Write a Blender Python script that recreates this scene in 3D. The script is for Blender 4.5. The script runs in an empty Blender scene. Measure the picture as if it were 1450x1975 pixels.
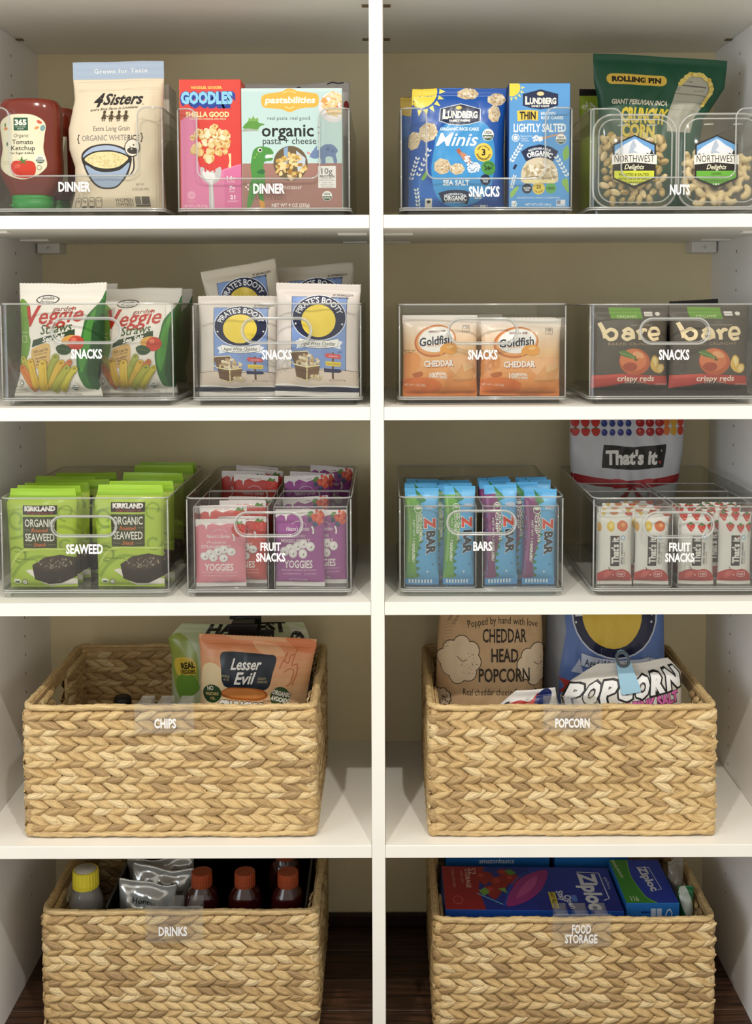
import bpy, bmesh, math, random
import numpy as np
from mathutils import Vector, Matrix, noise
from mathutils.geometry import tessellate_polygon

S = bpy.context.scene
COL = S.collection
PI = math.pi
random.seed(7)

# ------------------------------------------------------------------ camera
F, PITCH, ROLL, CX, CD, CZ, PPX, PPY = 2098.2, 0.06344, -0.00297, 0.01481, 1.555, 1.1402, 746.76, 721.87
cp, sp, cr, sr = math.cos(PITCH), math.sin(PITCH), math.cos(ROLL), math.sin(ROLL)
cam_d = bpy.data.cameras.new('camera')
cam = bpy.data.objects.new('camera', cam_d)
COL.objects.link(cam)
r0, u0, fw = Vector((1, 0, 0)), Vector((0, sp, cp)), Vector((0, cp, -sp))
rr, uu = r0 * cr + u0 * sr, u0 * cr - r0 * sr
mw = Matrix((rr, uu, -fw)).transposed().to_4x4()
mw.translation = Vector((CX, -CD, CZ))
cam.matrix_world = mw
cam_d.sensor_fit = 'HORIZONTAL'
cam_d.sensor_width = 36
cam_d.lens = F / 1450 * 36
cam_d.shift_x = (725 - PPX) / 1450
cam_d.shift_y = (PPY - 987.5) / 1450
cam_d.clip_start = 0.02
S.camera = cam

# ------------------------------------------------------------------ light
w = bpy.data.worlds.new('room_light')
S.world = w
w.use_nodes = True
w.node_tree.nodes['Background'].inputs[0].default_value = (1.0, 0.94, 0.84, 1)
w.node_tree.nodes['Background'].inputs[1].default_value = 1.0
for lx in (-0.48, 0.46):                       # two recessed ceiling spots in front of the pantry
    ld = bpy.data.lights.new('ceiling_spot_offscreen', 'AREA')
    ld.shape = 'DISK'
    ld.size = 0.06
    ld.energy = 27.0
    ld.color = (1.0, 0.95, 0.86)
    lo = bpy.data.objects.new('ceiling_spot_offscreen', ld)
    lo.location = (lx, -1.62, 2.76)
    COL.objects.link(lo)
wd_ = bpy.data.lights.new('window_left_offscreen', 'AREA')   # daylight from the window across the room
wd_.shape = 'RECTANGLE'
wd_.size, wd_.size_y = 1.1, 1.4
wd_.energy = 22.0
wd_.color = (0.80, 0.90, 1.0)
wo = bpy.data.objects.new('window_left_offscreen', wd_)
wo.location = (-2.3, -1.9, 1.35)
wo.rotation_euler = (Vector((0.45, 0.25, 0.85)) - Vector(wo.location)).to_track_quat('-Z', 'Y').to_euler()
COL.objects.link(wo)
S.view_settings.view_transform = 'Standard'
S.view_settings.look = 'None'
S.view_settings.gamma = 1
S.view_settings.use_curve_mapping = False
S.view_settings.exposure = -0.1
S.cycles.transparent_max_bounces = 40
S.cycles.max_bounces = 8
S.cycles.use_denoising = True
S.cycles.caustics_reflective = False
S.cycles.caustics_refractive = False


# ------------------------------------------------------------------ pixels of the photograph to places in the pantry
def ray(px, py):
    a, b = px - PPX, py - PPY
    u, v = cr * a + sr * b, -sr * a + cr * b
    x, up = u / F, -v / F
    return Vector((x, cp + up * sp, -sp + up * cp))

def at(px, py, Y):
    d = ray(px, py)
    return Vector((CX, -CD, CZ)) + d * ((Y + CD) / d.y)

def on_z(px, py, z):
    d = ray(px, py)
    return Vector((CX, -CD, CZ)) + d * ((z - CZ) / d.z)

def py_of(px, z, Y):
    """the pixel row where height z shows at depth Y"""
    lo, hi = -2000.0, 5000.0
    for _ in range(50):
        m = (lo + hi) / 2
        if at(px, m, Y).z > z:
            lo = m
        else:
            hi = m
    return m

def pxs(Y):
    return (CD + Y) / F

# ------------------------------------------------------------------ materials
def lin(h):
    h = h.lstrip('#')
    c = [int(h[i:i + 2], 16) / 255 for i in (0, 2, 4)]
    return tuple(x / 12.92 if x <= 0.04045 else ((x + 0.055) / 1.055) ** 2.4 for x in c) + (1,)

MATS = {}

def dimmed(h, k=0.84):
    """packaging colour darkened evenly, to offset overexposure from the lamps"""
    c = [x * k for x in lin(h)[:3]]
    c = [x * 12.92 if x <= 0.0031308 else 1.055 * x ** (1 / 2.4) - 0.055 for x in c]
    return '#%02x%02x%02x' % tuple(round(255 * x) for x in c)

def mat(h, rough=0.42, metal=0.0, var=0.0, scale=60, bump=0.0, spec=0.4):
    k = (h, rough, metal, var, scale, bump, spec)
    if k in MATS:
        return MATS[k]
    m = bpy.data.materials.new('paint_' + h.strip('#'))
    m.use_nodes = True
    nt = m.node_tree
    b = nt.nodes['Principled BSDF']
    b.inputs['Base Color'].default_value = lin(h)
    b.inputs['Roughness'].default_value = rough
    b.inputs['Metallic'].default_value = metal
    b.inputs['Specular IOR Level'].default_value = spec
    if var or bump:
        tc = nt.nodes.new('ShaderNodeTexCoord')
        n = nt.nodes.new('ShaderNodeTexNoise')
        n.inputs['Scale'].default_value = scale
        n.inputs['Detail'].default_value = 5
        nt.links.new(tc.outputs['Object'], n.inputs['Vector'])
        if var:
            r = nt.nodes.new('ShaderNodeValToRGB')
            c = lin(h)
            r.color_ramp.elements[0].position = 0.3
            r.color_ramp.elements[1].position = 0.7
            r.color_ramp.elements[0].color = tuple(x * (1 - var) for x in c[:3]) + (1,)
            r.color_ramp.elements[1].color = tuple(min(1, x * (1 + var)) for x in c[:3]) + (1,)
            nt.links.new(n.outputs['Fac'], r.inputs[0])
            nt.links.new(r.outputs[0], b.inputs['Base Color'])
        if bump:
            bp = nt.nodes.new('ShaderNodeBump')
            bp.inputs['Strength'].default_value = 0.4
            bp.inputs['Distance'].default_value = bump
            nt.links.new(n.outputs['Fac'], bp.inputs['Height'])
            nt.links.new(bp.outputs[0], b.inputs['Normal'])
    MATS[k] = m
    return m

def clear_mat(name, tint, ior=1.45, rough=0.03, haze=0.0, hazecol=(0.9, 0.9, 0.88, 1)):
    m = bpy.data.materials.new(name)
    m.use_nodes = True
    nt = m.node_tree
    nt.nodes.remove(nt.nodes['Principled BSDF'])
    out = nt.nodes['Material Output']
    tr = nt.nodes.new('ShaderNodeBsdfTransparent')
    tr.inputs[0].default_value = tint
    gl = nt.nodes.new('ShaderNodeBsdfGlossy')
    gl.inputs['Roughness'].default_value = rough
    lw = nt.nodes.new('ShaderNodeLayerWeight')       # Schlick reflection, the same from both sides of the wall
    lw.inputs[0].default_value = 0.5
    pw = nt.nodes.new('ShaderNodeMath')
    pw.operation = 'POWER'
    pw.inputs[1].default_value = 5
    f0 = ((ior - 1) / (ior + 1)) ** 2
    ma = nt.nodes.new('ShaderNodeMath')
    ma.operation = 'MULTIPLY_ADD'
    ma.inputs[1].default_value = 1 - f0
    ma.inputs[2].default_value = f0
    nt.links.new(lw.outputs['Facing'], pw.inputs[0])
    nt.links.new(pw.outputs[0], ma.inputs[0])
    mx = nt.nodes.new('ShaderNodeMixShader')
    nt.links.new(ma.outputs[0], mx.inputs[0])
    src = tr
    if haze:
        df = nt.nodes.new('ShaderNodeBsdfDiffuse')
        df.inputs[0].default_value = hazecol
        mh = nt.nodes.new('ShaderNodeMixShader')
        mh.inputs[0].default_value = haze
        nt.links.new(tr.outputs[0], mh.inputs[1])
        nt.links.new(df.outputs[0], mh.inputs[2])
        src = mh
    nt.links.new(src.outputs[0], mx.inputs[1])
    nt.links.new(gl.outputs[0], mx.inputs[2])
    nt.links.new(mx.outputs[0], out.inputs[0])
    return m

M_CLEAR = clear_mat('clear_acrylic', (0.955, 0.958, 0.95, 1))
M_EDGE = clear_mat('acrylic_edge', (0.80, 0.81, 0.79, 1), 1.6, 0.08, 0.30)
M_TUB = clear_mat('clear_tub', (0.97, 0.97, 0.95, 1), 1.42, 0.06, 0.03)
M_TUBRIM = clear_mat('tub_rim', (0.88, 0.89, 0.86, 1), 1.55, 0.12, 0.30)
M_CLIP = clear_mat('label_clip_plastic', (0.97, 0.97, 0.96, 1), 1.35, 0.15, 0.05)

# ------------------------------------------------------------------ object helpers
def link(name, me, m=None, parent=None):
    o = bpy.data.objects.new(name, me)
    COL.objects.link(o)
    if m is not None:
        for x in (m if isinstance(m, (list, tuple)) else [m]):
            me.materials.append(x)
    if parent is not None:
        o.parent = parent
    return o

def tag(o, label, cat, group=None, kind=None):
    if label:
        o['label'] = label
    if cat:
        o['category'] = cat
    if group:
        o['group'] = group
    if kind:
        o['kind'] = kind
    return o

def empty(name, loc=(0, 0, 0), label=None, cat=None, group=None):
    o = bpy.data.objects.new(name, None)
    o.empty_display_size = 0.02
    COL.objects.link(o)
    o.location = loc
    return tag(o, label, cat, group)

def copy_tree(o, parent=None):
    c = o.copy()
    COL.objects.link(c)
    c.parent = parent
    for ch in list(o.children):
        copy_tree(ch, c)
    return c

def mesh_np(name, verts, faces, smooth=False):
    me = bpy.data.meshes.new(name)
    me.from_pydata([tuple(v) for v in verts], [], [tuple(f) for f in faces])
    if smooth:
        me.polygons.foreach_set('use_smooth', [True] * len(me.polygons))
    me.update()
    return me

def box_me(name, x0, x1, y0, y1, z0, z1, bev=0.0, seg=1):
    bm = bmesh.new()
    bmesh.ops.create_cube(bm, size=1)
    for v in bm.verts:
        v.co = Vector(((x0 + x1) / 2 + v.co.x * (x1 - x0), (y0 + y1) / 2 + v.co.y * (y1 - y0), (z0 + z1) / 2 + v.co.z * (z1 - z0)))
    if bev:
        bmesh.ops.bevel(bm, geom=bm.edges[:], offset=bev, segments=seg, affect='EDGES', profile=0.5)
    me = bpy.data.meshes.new(name)
    bm.to_mesh(me)
    bm.free()
    return me

def tube_me(name, pts, rad, n=8, closed=False, rfun=None, twist=0.0):
    """a round tube along a polyline"""
    P = [Vector(p) for p in pts]
    m = len(P)
    vs, fs = [], []
    up = Vector((0, 0, 1))
    prev = None
    for i, p in enumerate(P):
        a = P[(i - 1) % m] if (closed or i > 0) else P[i]
        b = P[(i + 1) % m] if (closed or i < m - 1) else P[i]
        t = (b - a).normalized()
        if prev is None:
            ref = up if abs(t.z) < 0.9 else Vector((0, 1, 0))
            nn = (ref - t * ref.dot(t)).normalized()
        else:
            nn = (prev - t * prev.dot(t)).normalized()
        prev = nn
        bb = t.cross(nn)
        for k in range(n):
            a_ = 2 * PI * k / n
            r = rad if rfun is None else rfun(i / max(1, m - 1), a_ + twist * i)
            vs.append(p + nn * (math.cos(a_) * r) + bb * (math.sin(a_) * r))
    for i in range(m if closed else m - 1):
        j = (i + 1) % m
        for k in range(n):
            l = (k + 1) % n
            fs.append((i * n + k, i * n + l, j * n + l, j * n + k))
    if not closed:
        fs.append(tuple(range(n))[::-1])
        fs.append(tuple((m - 1) * n + k for k in range(n)))
    return mesh_np(name, vs, fs, True)

def lathe_me(name, prof, n=24, sx=1.0, sy=1.0, power=2.0, cap=True):
    """profile of (radius, z); superellipse cross-section"""
    vs, fs = [], []
    for r, z in prof:
        for k in range(n):
            a = 2 * PI * k / n
            c, s = math.cos(a), math.sin(a)
            e = 2 / power
            vs.append((r * sx * math.copysign(abs(c) ** e, c), r * sy * math.copysign(abs(s) ** e, s), z))
    for i in range(len(prof) - 1):
        for k in range(n):
            l = (k + 1) % n
            fs.append((i * n + k, i * n + l, (i + 1) * n + l, (i + 1) * n + k))
    if cap:
        fs.append(tuple(range(n))[::-1])
        fs.append(tuple((len(prof) - 1) * n + k for k in range(n)))
    return mesh_np(name, vs, fs, True)

def rrect(x0, x1, y0, y1, r, n=5):
    pts = []
    for cx, cy, a0 in ((x1 - r, y1 - r, 0), (x0 + r, y1 - r, 90), (x0 + r, y0 + r, 180), (x1 - r, y0 + r, 270)):
        for k in range(n + 1):
            a = math.radians(a0 + 90 * k / n)
            pts.append((cx + r * math.cos(a), cy + r * math.sin(a)))
    return pts

# ------------------------------------------------------------------ print: flat artwork laid on a curved or flat sheet
TXT = {}

def text_tris(s, off=0.0, shear=0.0, space=1.0):
    k = (s, off, shear, space)
    if k not in TXT:
        c = bpy.data.curves.new('t', 'FONT')
        c.body = s
        c.size = 1
        c.offset = off
        c.shear = shear
        c.space_character = space
        c.resolution_u = 2
        c.fill_mode = 'FRONT'
        o = bpy.data.objects.new('t', c)
        m = o.to_mesh()
        m.calc_loop_triangles()
        v = np.empty(len(m.vertices) * 3, 'f')
        m.vertices.foreach_get('co', v)
        t = np.empty(len(m.loop_triangles) * 3, 'i')
        m.loop_triangles.foreach_get('vertices', t)
        o.to_mesh_clear()
        bpy.data.objects.remove(o)
        bpy.data.curves.remove(c)
        TXT[k] = v.reshape(-1, 3)[:, :2][t].reshape(-1, 3, 2).astype(float)
    return TXT[k].copy()

def poly_tris(pts):
    P = [Vector((p[0], p[1], 0)) for p in pts]
    return np.array([[pts[i] for i in t] for t in tessellate_polygon([P])], float).reshape(-1, 3, 2)

def catmull(pts, n=6, closed=True):
    m = len(pts)
    out = []
    rng = range(m) if closed else range(m - 1)
    for i in rng:
        g = (lambda k: pts[k % m]) if closed else (lambda k: pts[min(max(k, 0), m - 1)])
        p0, p1, p2, p3 = (np.array(g(i + d), float) for d in (-1, 0, 1, 2))
        for k in range(n):
            t = k / n
            out.append(tuple(0.5 * (2 * p1 + (p2 - p0) * t + (2 * p0 - 5 * p1 + 4 * p2 - p3) * t * t + (3 * p1 - p0 - 3 * p2 + p3) * t ** 3)))
    if not closed:
        out.append(tuple(pts[-1]))
    return out

# each art item gives a list of (colour, triangles in photograph pixels)
def R(c, x0, y0, x1, y1, r=0):
    if r:
        return [(c, poly_tris(rrect(x0, x1, y0, y1, r)))]
    return [(c, np.array([[(x0, y0), (x1, y0), (x1, y1)], [(x0, y0), (x1, y1), (x0, y1)]], float))]

def El(c, cx, cy, rx, ry=None, rot=0, n=28):
    ry = rx if ry is None else ry
    a = math.radians(rot)
    p = []
    for k in range(n):
        t = 2 * PI * k / n
        x, y = rx * math.cos(t), ry * math.sin(t)
        p.append((cx + x * math.cos(a) - y * math.sin(a), cy + x * math.sin(a) + y * math.cos(a)))
    return [(c, poly_tris(p))]

def Po(c, *pts):
    return [(c, poly_tris(list(pts)))]

def Bl(c, *pts):
    return [(c, poly_tris(catmull(list(pts))))]

def Ln(c, pts, wd, smooth=False, closed=False):
    if smooth:
        pts = catmull(pts, 6, closed)
    p = np.array(pts, float)
    if closed:
        p = np.vstack([p, p[:1]])
    m = len(p)
    d = np.zeros_like(p)
    d[1:-1] = p[2:] - p[:-2]
    d[0] = p[1] - p[0]
    d[-1] = p[-1] - p[-2]
    if closed:
        d[0] = d[-1] = p[1] - p[-2]
    d /= np.maximum(1e-6, np.hypot(d[:, 0], d[:, 1]))[:, None]
    nn = np.stack([-d[:, 1], d[:, 0]], 1) * (np.array(wd) / 2 if np.isscalar(wd) else np.interp(np.linspace(0, 1, m), np.linspace(0, 1, len(wd)), wd)[:, None] / 2)
    a, b = p + nn, p - nn
    t = []
    for i in range(m - 1):
        t += [[a[i], b[i], b[i + 1]], [a[i], b[i + 1], a[i + 1]]]
    return [(c, np.array(t))]

def T(c, s, cx, cy, h, wd=None, b=0.0, sh=0.0, rot=0, sp_=1.0, out=None, ow=0.06, anchor='c'):
    """lettering: cap height h pixels, width wd pixels, centred"""
    def go(off):
        t = text_tris(s, off, sh, sp_)
        ref = text_tris(s, b, sh, sp_)
        x0, x1 = ref[..., 0].min(), ref[..., 0].max()
        ky = h / 0.69
        kx = ky if wd is None else wd / (x1 - x0)
        q = np.empty_like(t)
        q[..., 0] = (t[..., 0] - (x0 + x1) / 2) * kx
        q[..., 1] = -(t[..., 1] - 0.34) * ky
        a = math.radians(rot)
        r = np.empty_like(q)
        r[..., 0] = cx + q[..., 0] * math.cos(a) - q[..., 1] * math.sin(a)
        r[..., 1] = cy + q[..., 0] * math.sin(a) + q[..., 1] * math.cos(a)
        return r
    res = []
    if out:
        res.append((out, go(b + ow)))
    res.append((c, go(b)))
    return res

def Arc(c, s, cx, cy, rx, ry, h, wd, b=0.0, a0=0.0, flip=False):
    """lettering bent along an ellipse, centred on the top (or the bottom when flipped)"""
    t = text_tris(s, b, 0, 1.0)
    x0, x1 = t[..., 0].min(), t[..., 0].max()
    ky = h / 0.69
    x = (t[..., 0] - (x0 + x1) / 2) * wd / (x1 - x0)
    y = (t[..., 1] - 0.34) * ky
    ang = x / rx + math.radians(a0)
    q = np.empty_like(t)
    if flip:
        q[..., 0] = cx + np.sin(ang) * (rx - y)
        q[..., 1] = cy + np.cos(ang) * (ry - y)
    else:
        q[..., 0] = cx + np.sin(ang) * (rx + y)
        q[..., 1] = cy - np.cos(ang) * (ry + y)
    return [(c, q)]

def Sc(cols, cx, cy, rx, ry, n, size, seed=1, asp=0.7, top=-1.0):
    """many small pieces (a printed heap) within an ellipse"""
    rnd = random.Random(seed)
    res = []
    while len(res) < n:
        a, d = rnd.uniform(-1, 1), rnd.uniform(-1, 1)
        if a * a + d * d > 1 or d < top:
            continue
        res += El(rnd.choice(cols), cx + a * rx, cy + d * ry, size * rnd.uniform(0.7, 1.25), size * asp * rnd.uniform(0.7, 1.2), rnd.uniform(0, 180), 9)
    return res

def Gr(c0, c1, x0, y0, x1, y1, n=10):
    a, b = [int(c0[i:i + 2], 16) for i in (1, 3, 5)], [int(c1[i:i + 2], 16) for i in (1, 3, 5)]
    res = []
    for k in range(n):
        t = (k + 0.5) / n
        c = '#%02x%02x%02x' % tuple(round(p + (q - p) * t) for p, q in zip(a, b))
        res += R(c, x0, y0 + (y1 - y0) * k / n, x1, y0 + (y1 - y0) * (k + 1) / n + 0.05)
    return res

def split_long(t, step):
    while True:
        e = np.linalg.norm(t - np.roll(t, -1, axis=1), axis=2)
        k = e.argmax(1)
        bad = e.max(1) > step
        if not bad.any():
            return t
        b = t[bad]
        kb = k[bad]
        i = np.arange(len(b))
        p, q, r = b[i, kb], b[i, (kb + 1) % 3], b[i, (kb + 2) % 3]
        m = (p + q) / 2
        t = np.concatenate([t[~bad], np.stack([p, m, r], 1), np.stack([m, q, r], 1)])

def flat_items(it):
    if isinstance(it, tuple):
        yield it
    else:
        for x in it:
            yield from flat_items(x)

class Sheet:
    """a grid of points over a rectangle of photograph pixels; print follows it"""
    def __init__(self, rect, G, step=6):
        self.rect, self.G, self.step = rect, np.array(G, float), step
        du = np.gradient(self.G, axis=1)
        dv = np.gradient(self.G, axis=0)
        n = np.cross(dv, du)
        self.N = n / np.maximum(1e-12, np.linalg.norm(n, axis=2))[..., None]
        self.boxes = np.zeros((0, 5))          # what is already printed: later print lies just above what it covers
        self.flat = step is None

    def put(self, tri, off):
        x0, y0, x1, y1 = self.rect
        ny, nx = self.G.shape[:2]
        u = np.clip((tri[:, 0] - x0) / (x1 - x0), 0, 1) * (nx - 1)
        v = np.clip((tri[:, 1] - y0) / (y1 - y0), 0, 1) * (ny - 1)
        i = np.minimum(u.astype(int), nx - 2)
        j = np.minimum(v.astype(int), ny - 2)
        fu, fv = (u - i)[:, None], (v - j)[:, None]
        def bi(A):
            return A[j, i] * (1 - fu) * (1 - fv) + A[j, i + 1] * fu * (1 - fv) + A[j + 1, i] * (1 - fu) * fv + A[j + 1, i + 1] * fu * fv
        return bi(self.G) + bi(self.N) * off[:, None]

    def art(self, name, parent, items, rough=0.42, label=None, finish=None):
        V, FI, MI, mats, nv = [], [], [], [], 0
        if True:
            for col, tri in flat_items(items):
                if not len(tri):
                    continue
                (ax, ay), (bx, by) = tri.reshape(-1, 2).min(0), tri.reshape(-1, 2).max(0)
                B = self.boxes
                hit = (B[:, 0] < bx) & (B[:, 2] > ax) & (B[:, 1] < by) & (B[:, 3] > ay)
                lay = (B[hit, 4].max() + 1) if hit.any() else 0
                self.boxes = np.vstack([B, (ax, ay, bx, by, lay)])
                t = tri if self.flat else split_long(tri, self.step)
                p = t.reshape(-1, 2)
                q, inv = np.unique(np.round(p, 3), axis=0, return_inverse=True)
                inv = inv.reshape(-1)
                w_ = self.put(q, np.full(len(q), (0.0001 if self.flat else 0.00022) + (0.00003 if self.flat else 0.00006) * lay))
                V.append(w_)
                f = inv.reshape(-1, 3) + nv
                f = f[(f[:, 0] != f[:, 1]) & (f[:, 1] != f[:, 2]) & (f[:, 0] != f[:, 2])]
                e1, e2 = q[f[:, 1] - nv] - q[f[:, 0] - nv], q[f[:, 2] - nv] - q[f[:, 0] - nv]
                fl = (e1[:, 0] * e2[:, 1] - e1[:, 1] * e2[:, 0]) > 0
                f[fl] = f[fl][:, ::-1]
                m = mat(dimmed(col), rough) if finish is None else mat(col, **finish)
                if m not in mats:
                    mats.append(m)
                FI.append(f)
                MI += [mats.index(m)] * len(f)
                nv += len(q)
        me = bpy.data.meshes.new(name)
        me.from_pydata(np.concatenate(V).tolist(), [], np.concatenate(FI).tolist())
        me.polygons.foreach_set('use_smooth', [True] * len(me.polygons))
        o = link(name, me, mats, parent)
        me.polygons.foreach_set('material_index', MI)
        if label:
            o['label'] = label
        return o

def art_all(sheet, parent, arts, rough):
    for nm, items in arts:
        sheet.art(nm, parent, items, rough)

# ------------------------------------------------------------------ packages
def pouch(name, rect, Y, label, cat, colour, arts=(), ref=None, z0=None, thick=0.03, style='pillow', seal=(0.05, 0.05), roll=0, tilt=0, yaw=0,
          sil=None, wrinkle=0.0010, rough=0.38, seed=1, group=None, top_wave=0.0, zig=True, back=None, var=0.0, metal=0.0, pinch=0.035, hz=None, wz=None, crumple=0.0):
    x0, y0, x1, y1 = rect
    if ref is None:
        ref = rect if z0 is None or hz else (x0, y0, x1, py_of((x0 + x1) / 2, z0, Y))
    s = pxs(Y)
    xc = (x0 + x1) / 2
    B = at(xc, y1, Y)
    if z0 is not None:
        h = at(xc, y0, Y).z - z0
        B.z = z0
    else:
        h = (y1 - y0) * s
    h = hz or h
    wd = wz or (x1 - x0) * s
    step = 3.6
    nx = max(14, int((ref[2] - ref[0]) / 3.6))
    ny = max(16, int((ref[3] - ref[1]) / 3.6))
    sb, st = seal
    G = np.zeros((ny + 1, nx + 1, 3))
    GB = np.zeros((ny + 1, nx + 1, 3))
    for j in range(ny + 1):
        v = 1 - j / ny                       # 1 at the top
        if style == 'pillow':
            q = (v - sb) / (1 - sb - st)
            ev = 0 if q <= 0 or q >= 1 else (1 - abs(2 * q - 1) ** 2.6) ** 0.55
        else:                                # a bag that stands on a gusset
            q = v / (1 - st)
            ev = 0 if q >= 1 else (1 - q ** 1.7) ** 0.6 * min(1, 0.55 + q * 5)
        if sil:
            vs_ = [p[0] for p in sil]
            l = np.interp(v, vs_, [p[1] for p in sil]) * s
            r = np.interp(v, vs_, [p[2] for p in sil]) * s
        else:
            l = r = 0
        for i in range(nx + 1):
            u = i / nx
            e = (1 - abs(2 * u - 1) ** (2.4 if style == 'pillow' else 4)) ** 0.6
            t = thick / 2 * e * ev
            x = (u - 0.5) * wd * (1 - pinch * ev) + l * (1 - u) + r * u
            wr = noise.noise(Vector((u * wd * 55 + seed * 7.1, v * h * 28, seed * 3.3)))
            wr2 = noise.noise(Vector((u * wd * 95 + seed, v * h * 48, seed * 1.7)))
            nr = max(0.0, 1 - abs(ev - 0.45) * 1.6)
            dy = wrinkle * (wr * 1.6 + wr2 * 0.45 * (0.5 + nr)) * min(1, ev * 3)
            if crumple:
                for fq, am in ((38, 1.0), (83, 0.5)):
                    dy += crumple * am * (0.35 - abs(noise.noise(Vector((u * wd * fq + seed * 3, v * h * fq + seed, seed * 2.2)))) * 1.5) * min(1, 0.3 + ev)
            if v > 1 - st or (style == 'pillow' and v < sb):
                dy += 0.00035 * math.sin(v * h / 0.0016)
            z = v * h + top_wave * (math.sin(u * 5.1 + seed) * 0.6 + math.sin(u * 11 + seed * 2) * 0.3) * max(0, v - 0.55) * 2
            if zig and j == 0:
                z += 0.0008 * (i % 2)
            y_s = 0.002 * math.sin(u * 4 + seed) * (1 - ev)
            G[j, i] = (x, -t + dy * e + y_s - 0.0002, z)
            GB[j, i] = (x, t + dy * e + y_s + 0.0002, z)
    n1 = (ny + 1) * (nx + 1)
    fs = []
    W = nx + 1
    for j in range(ny):
        for i in range(nx):
            a = j * W + i
            fs.append((a, a + W, a + W + 1, a + 1))
            fs.append((n1 + a, n1 + a + 1, n1 + a + W + 1, n1 + a + W))
        for i in (0, nx):
            a = j * W + i
            fs.append((a, n1 + a, n1 + a + W, a + W) if i == 0 else (a, a + W, n1 + a + W, n1 + a))
    for i in range(nx):
        fs.append((i, i + 1, n1 + i + 1, n1 + i))
        a = ny * W + i
        fs.append((a, n1 + a, n1 + a + 1, a + 1))
    vs = np.concatenate([G.reshape(-1, 3), GB.reshape(-1, 3)])
    me = mesh_np(name, vs.tolist(), fs, True)
    o = link(name, me, mat(dimmed(colour), rough, metal, var))
    tag(o, label, cat, group)
    o.location = (B.x - math.sin(math.radians(roll)) * h * 0.75, Y + thick / 2, B.z)
    o.rotation_euler = (math.radians(-tilt), math.radians(roll), math.radians(yaw))
    sh = Sheet(ref, G, step)
    art_all(sh, o, arts, rough)
    o['h'] = h
    return o, sh

def carton(name, rect, Y, depth, label, cat, colour, arts=(), ref=None, z0=None, roll=0, tilt=0, yaw=0, rough=0.5, group=None, front=None, hz=None, wz=None):
    x0, y0, x1, y1 = rect
    if ref is None:
        ref = rect if z0 is None or hz else (x0, y0, x1, py_of((x0 + x1) / 2, z0, Y))
    s = pxs(Y)
    xc = (x0 + x1) / 2
    B = at(xc, y1, Y)
    if z0 is not None:
        h = at(xc, y0, Y).z - z0
        B.z = z0
    else:
        h = (y1 - y0) * s
    h = hz or h
    wd = wz or (x1 - x0) * s
    me = box_me(name, -wd / 2, wd / 2, 0, depth, 0, h, 0.0007)
    o = link(name, me, mat(dimmed(colour), rough))
    tag(o, label, cat, group)
    o.location = (B.x, Y, B.z)
    o.rotation_euler = (math.radians(-tilt), math.radians(roll), math.radians(yaw))
    e = 0.0006
    G = [[(-wd / 2 + e, 0, h - e), (wd / 2 - e, 0, h - e)], [(-wd / 2 + e, 0, e), (wd / 2 - e, 0, e)]]
    sh = Sheet(ref, G, None)
    if front:
        arts = [(arts[0][0], [R(front, *ref)] + list(arts[0][1]))] + list(arts[1:])
    art_all(sh, o, arts, rough)
    o['h'] = h
    return o, sh

def clone(o, px, ytop, label=None, group=None, roll=0, yaw=0, z0=None, Y=None):
    """a copy of a pack standing on the same floor, its top where the photograph shows it"""
    c = copy_tree(o)
    zb = o.location.z if z0 is None else z0
    p = on_z(px, ytop, zb + o['h']) if Y is None else at(px, ytop, Y)
    c.location = (p.x, p.y, zb)
    c.rotation_euler = (0, math.radians(roll), math.radians(yaw))
    if label:
        c['label'] = label
    if group:
        c['group'] = group
    return c

# ------------------------------------------------------------------ the pantry itself
XL, XR, DEP, TH, HW = -0.5972, 0.5911, 0.3853, 0.019, 0.00974
Z1, Z2, Z3, Z4, ZT = 1.2683, 0.9941, 0.7096, 0.3458, 1.5807
M_WHITE = mat('#eeebe3', 0.42, var=0.02, scale=9)
M_PANEL = mat('#f4f3f2', 0.5, var=0.03, scale=7)
M_BACK = mat('#ecdfba', 0.6, var=0.05, scale=5)

def struct(name, me, m, parent=None):
    o = link(name, me, m, parent)
    if parent is None:
        o['kind'] = 'structure'
    return o

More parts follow.
